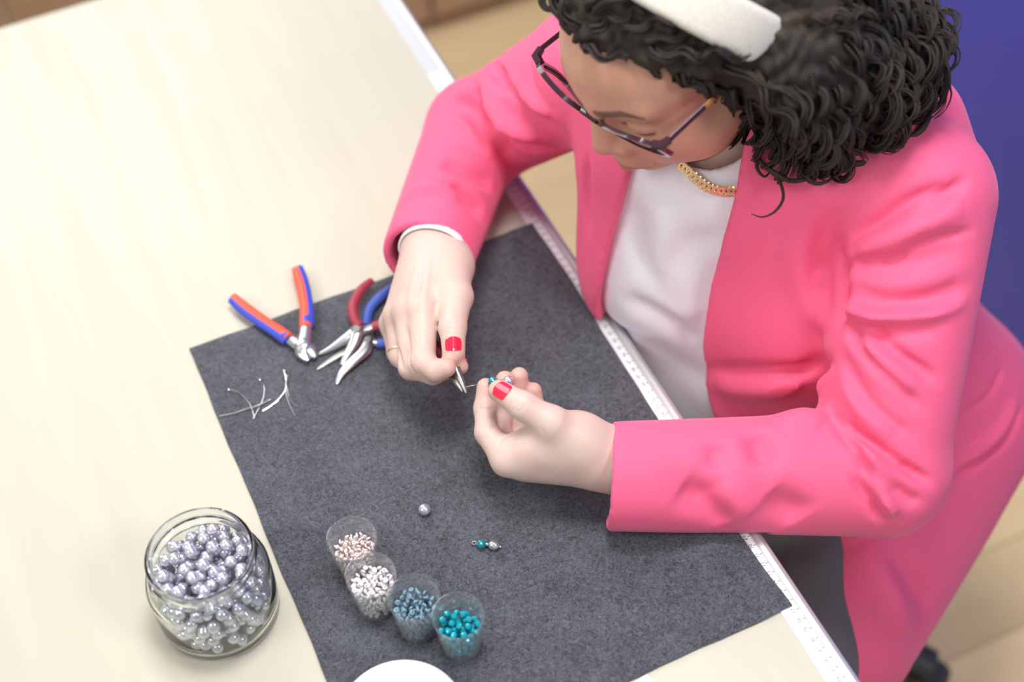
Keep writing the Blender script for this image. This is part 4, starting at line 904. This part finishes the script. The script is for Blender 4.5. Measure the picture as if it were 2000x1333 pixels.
pin([(-0.3963, -0.0949, 0.0055), (-0.3836, -0.0985, 0.0062), (-0.3720, -0.0994, 0.0068), (-0.3586, -0.1009, 0.0072), (-0.3459, -0.0981, 0.0060)], .0007, False, 'thick pale silver wire reaching over the left mat edge')
lb = thing('loose_pearl', (-0.2613, -0.2783, 0.0040), 'single silver pearl bead lying alone on the felt', 'bead')
G().ball((-0.2618, -0.2807, 0.0095), (.0056, .0056, .0052), 18, 12).obj('pearl', M_pearl, lb); G().tube([(-0.2667, -0.2799, 0.0075), (-0.2651, -0.2798, 0.0080)], .0006, 6).obj('pin_tip', M_silver, lb)
cn = thing('bead_connector', (-0.2260, -0.3359, 0.0040), 'finished little pendant of turquoise crystal and silver bead on the felt', 'pendant')
q0 = V3(*(-0.2351, -0.3299, 0.0060)); ax_ = unit(V3(*(-0.2160, -0.3445, 0.0060))-q0); sd = np.cross((0, 0, 1), ax_); MR = np.stack([ax_, sd, V3(0, 0, 1)], 1)
G().torus(q0, .0018, .0005, 16, 6, MR).obj('loop', M_silver, cn)
M_tealx = mat('turquoise_crystal', (.0, .22, .26), .06, .1, Coat_Weight=1.0)
G().ball((-0.2306, -0.3355, 0.0085), (.0046, .0044, .0044), 8, 6, MR).obj('crystal_bead', M_tealx, cn, False); G().ball((-0.2258, -0.3368, 0.0070), .0018, 10, 7).obj('spacer', M_silver, cn)
G().ball((-0.2213, -0.3412, 0.0085), (.0052, .0042, .0042), 16, 10, MR).obj('silver_bead', M_silver, cn); G().ball((-0.2161, -0.3438, 0.0060), .0012, 10, 7).obj('pin_end', M_silver, cn)
hp = thing('beaded_pin', (-0.1656, -0.2403, 0.0939), 'pin with turquoise and pearl bead pinched between left thumb and index finger', 'pin')
G().tube(along([(-0.1927, -0.2250, 0.0843), (-0.1856, -0.2287, 0.0875), (-0.1780, -0.2346, 0.0931), (-0.1550, -0.2443, 0.0954)], 4), .00045, 6).obj('wire', M_silver, hp)
G().ball((-0.1713, -0.2400, 0.0976), (.0048, .0046, .0046), 8, 6).obj('crystal_bead', M_tealx, hp, False); G().ball((-0.1645, -0.2424, 0.0965), .0022, 10, 7).obj('spacer', M_silver, hp); G().ball((-0.1586, -0.2448, 0.0966), .0049, 18, 12).obj('pearl', M_pearl, hp)
# ------------------------------------------------------------------ swivel chair under the woman, shoes
ch = thing('swivel_chair', tuple(tp(0, -.02, FZ)), 'black swivel chair the woman sits on, star base on the floor', 'chair'); sc = tp(0, -.02, 0)
g = G(); c8 = []
for k in range(28): a = 2*math.pi*k/28; ca, sa = math.cos(a), math.sin(a); l_ = math.copysign(abs(ca)**.6, ca)*.19; f_ = math.copysign(abs(sa)**.6, sa)*.19; q = sc+TL*l_+TF*f_; c8.append((q[0], q[1]))
g.plate(c8, -.372, -.302, .02); g.obj('seat', M_chair, ch); g = G(); g.tube([(sc[0], sc[1], -.372), (sc[0], sc[1], FZ+.09)], .025, 14); g.obj('gas_column', M_chair, ch)
for k in range(5):
    d_ = unit(TL*math.cos(.06+k*2*math.pi/5)+TF*math.sin(.06+k*2*math.pi/5)); e_ = V3(sc[0], sc[1], 0)+d_*.30
    g = G(); g.tube([V3(sc[0], sc[1], FZ+.115), V3(sc[0], sc[1], FZ+.105)+d_*.12, e_+V3(0, 0, FZ+.075)], [.034, .030, .022], 10, True, False, ((0, 0, 1), .6)); lg = g.obj('star_leg', M_chair, ch)
    g = G(); s_ = np.cross((0, 0, 1), d_); g.tube([e_+V3(0, 0, FZ+.034)-s_*.020, e_+V3(0, 0, FZ+.034)+s_*.020], .027, 16); g.obj('castor', M_chair, lg)
for s, K in (('l', KNEL), ('r', KNER)):
    q = K+V3(.06, .02, -.44); g = G(); g.ball((q[0]-.05, q[1]-.035, FZ+.052), (.115, .045, .045), 16, 10, np.stack([unit(V3(-.8, -.6, 0)), unit(V3(.6, -.8, 0)), V3(0, 0, 1)], 1)); g.obj('shoe', M_chair, person)
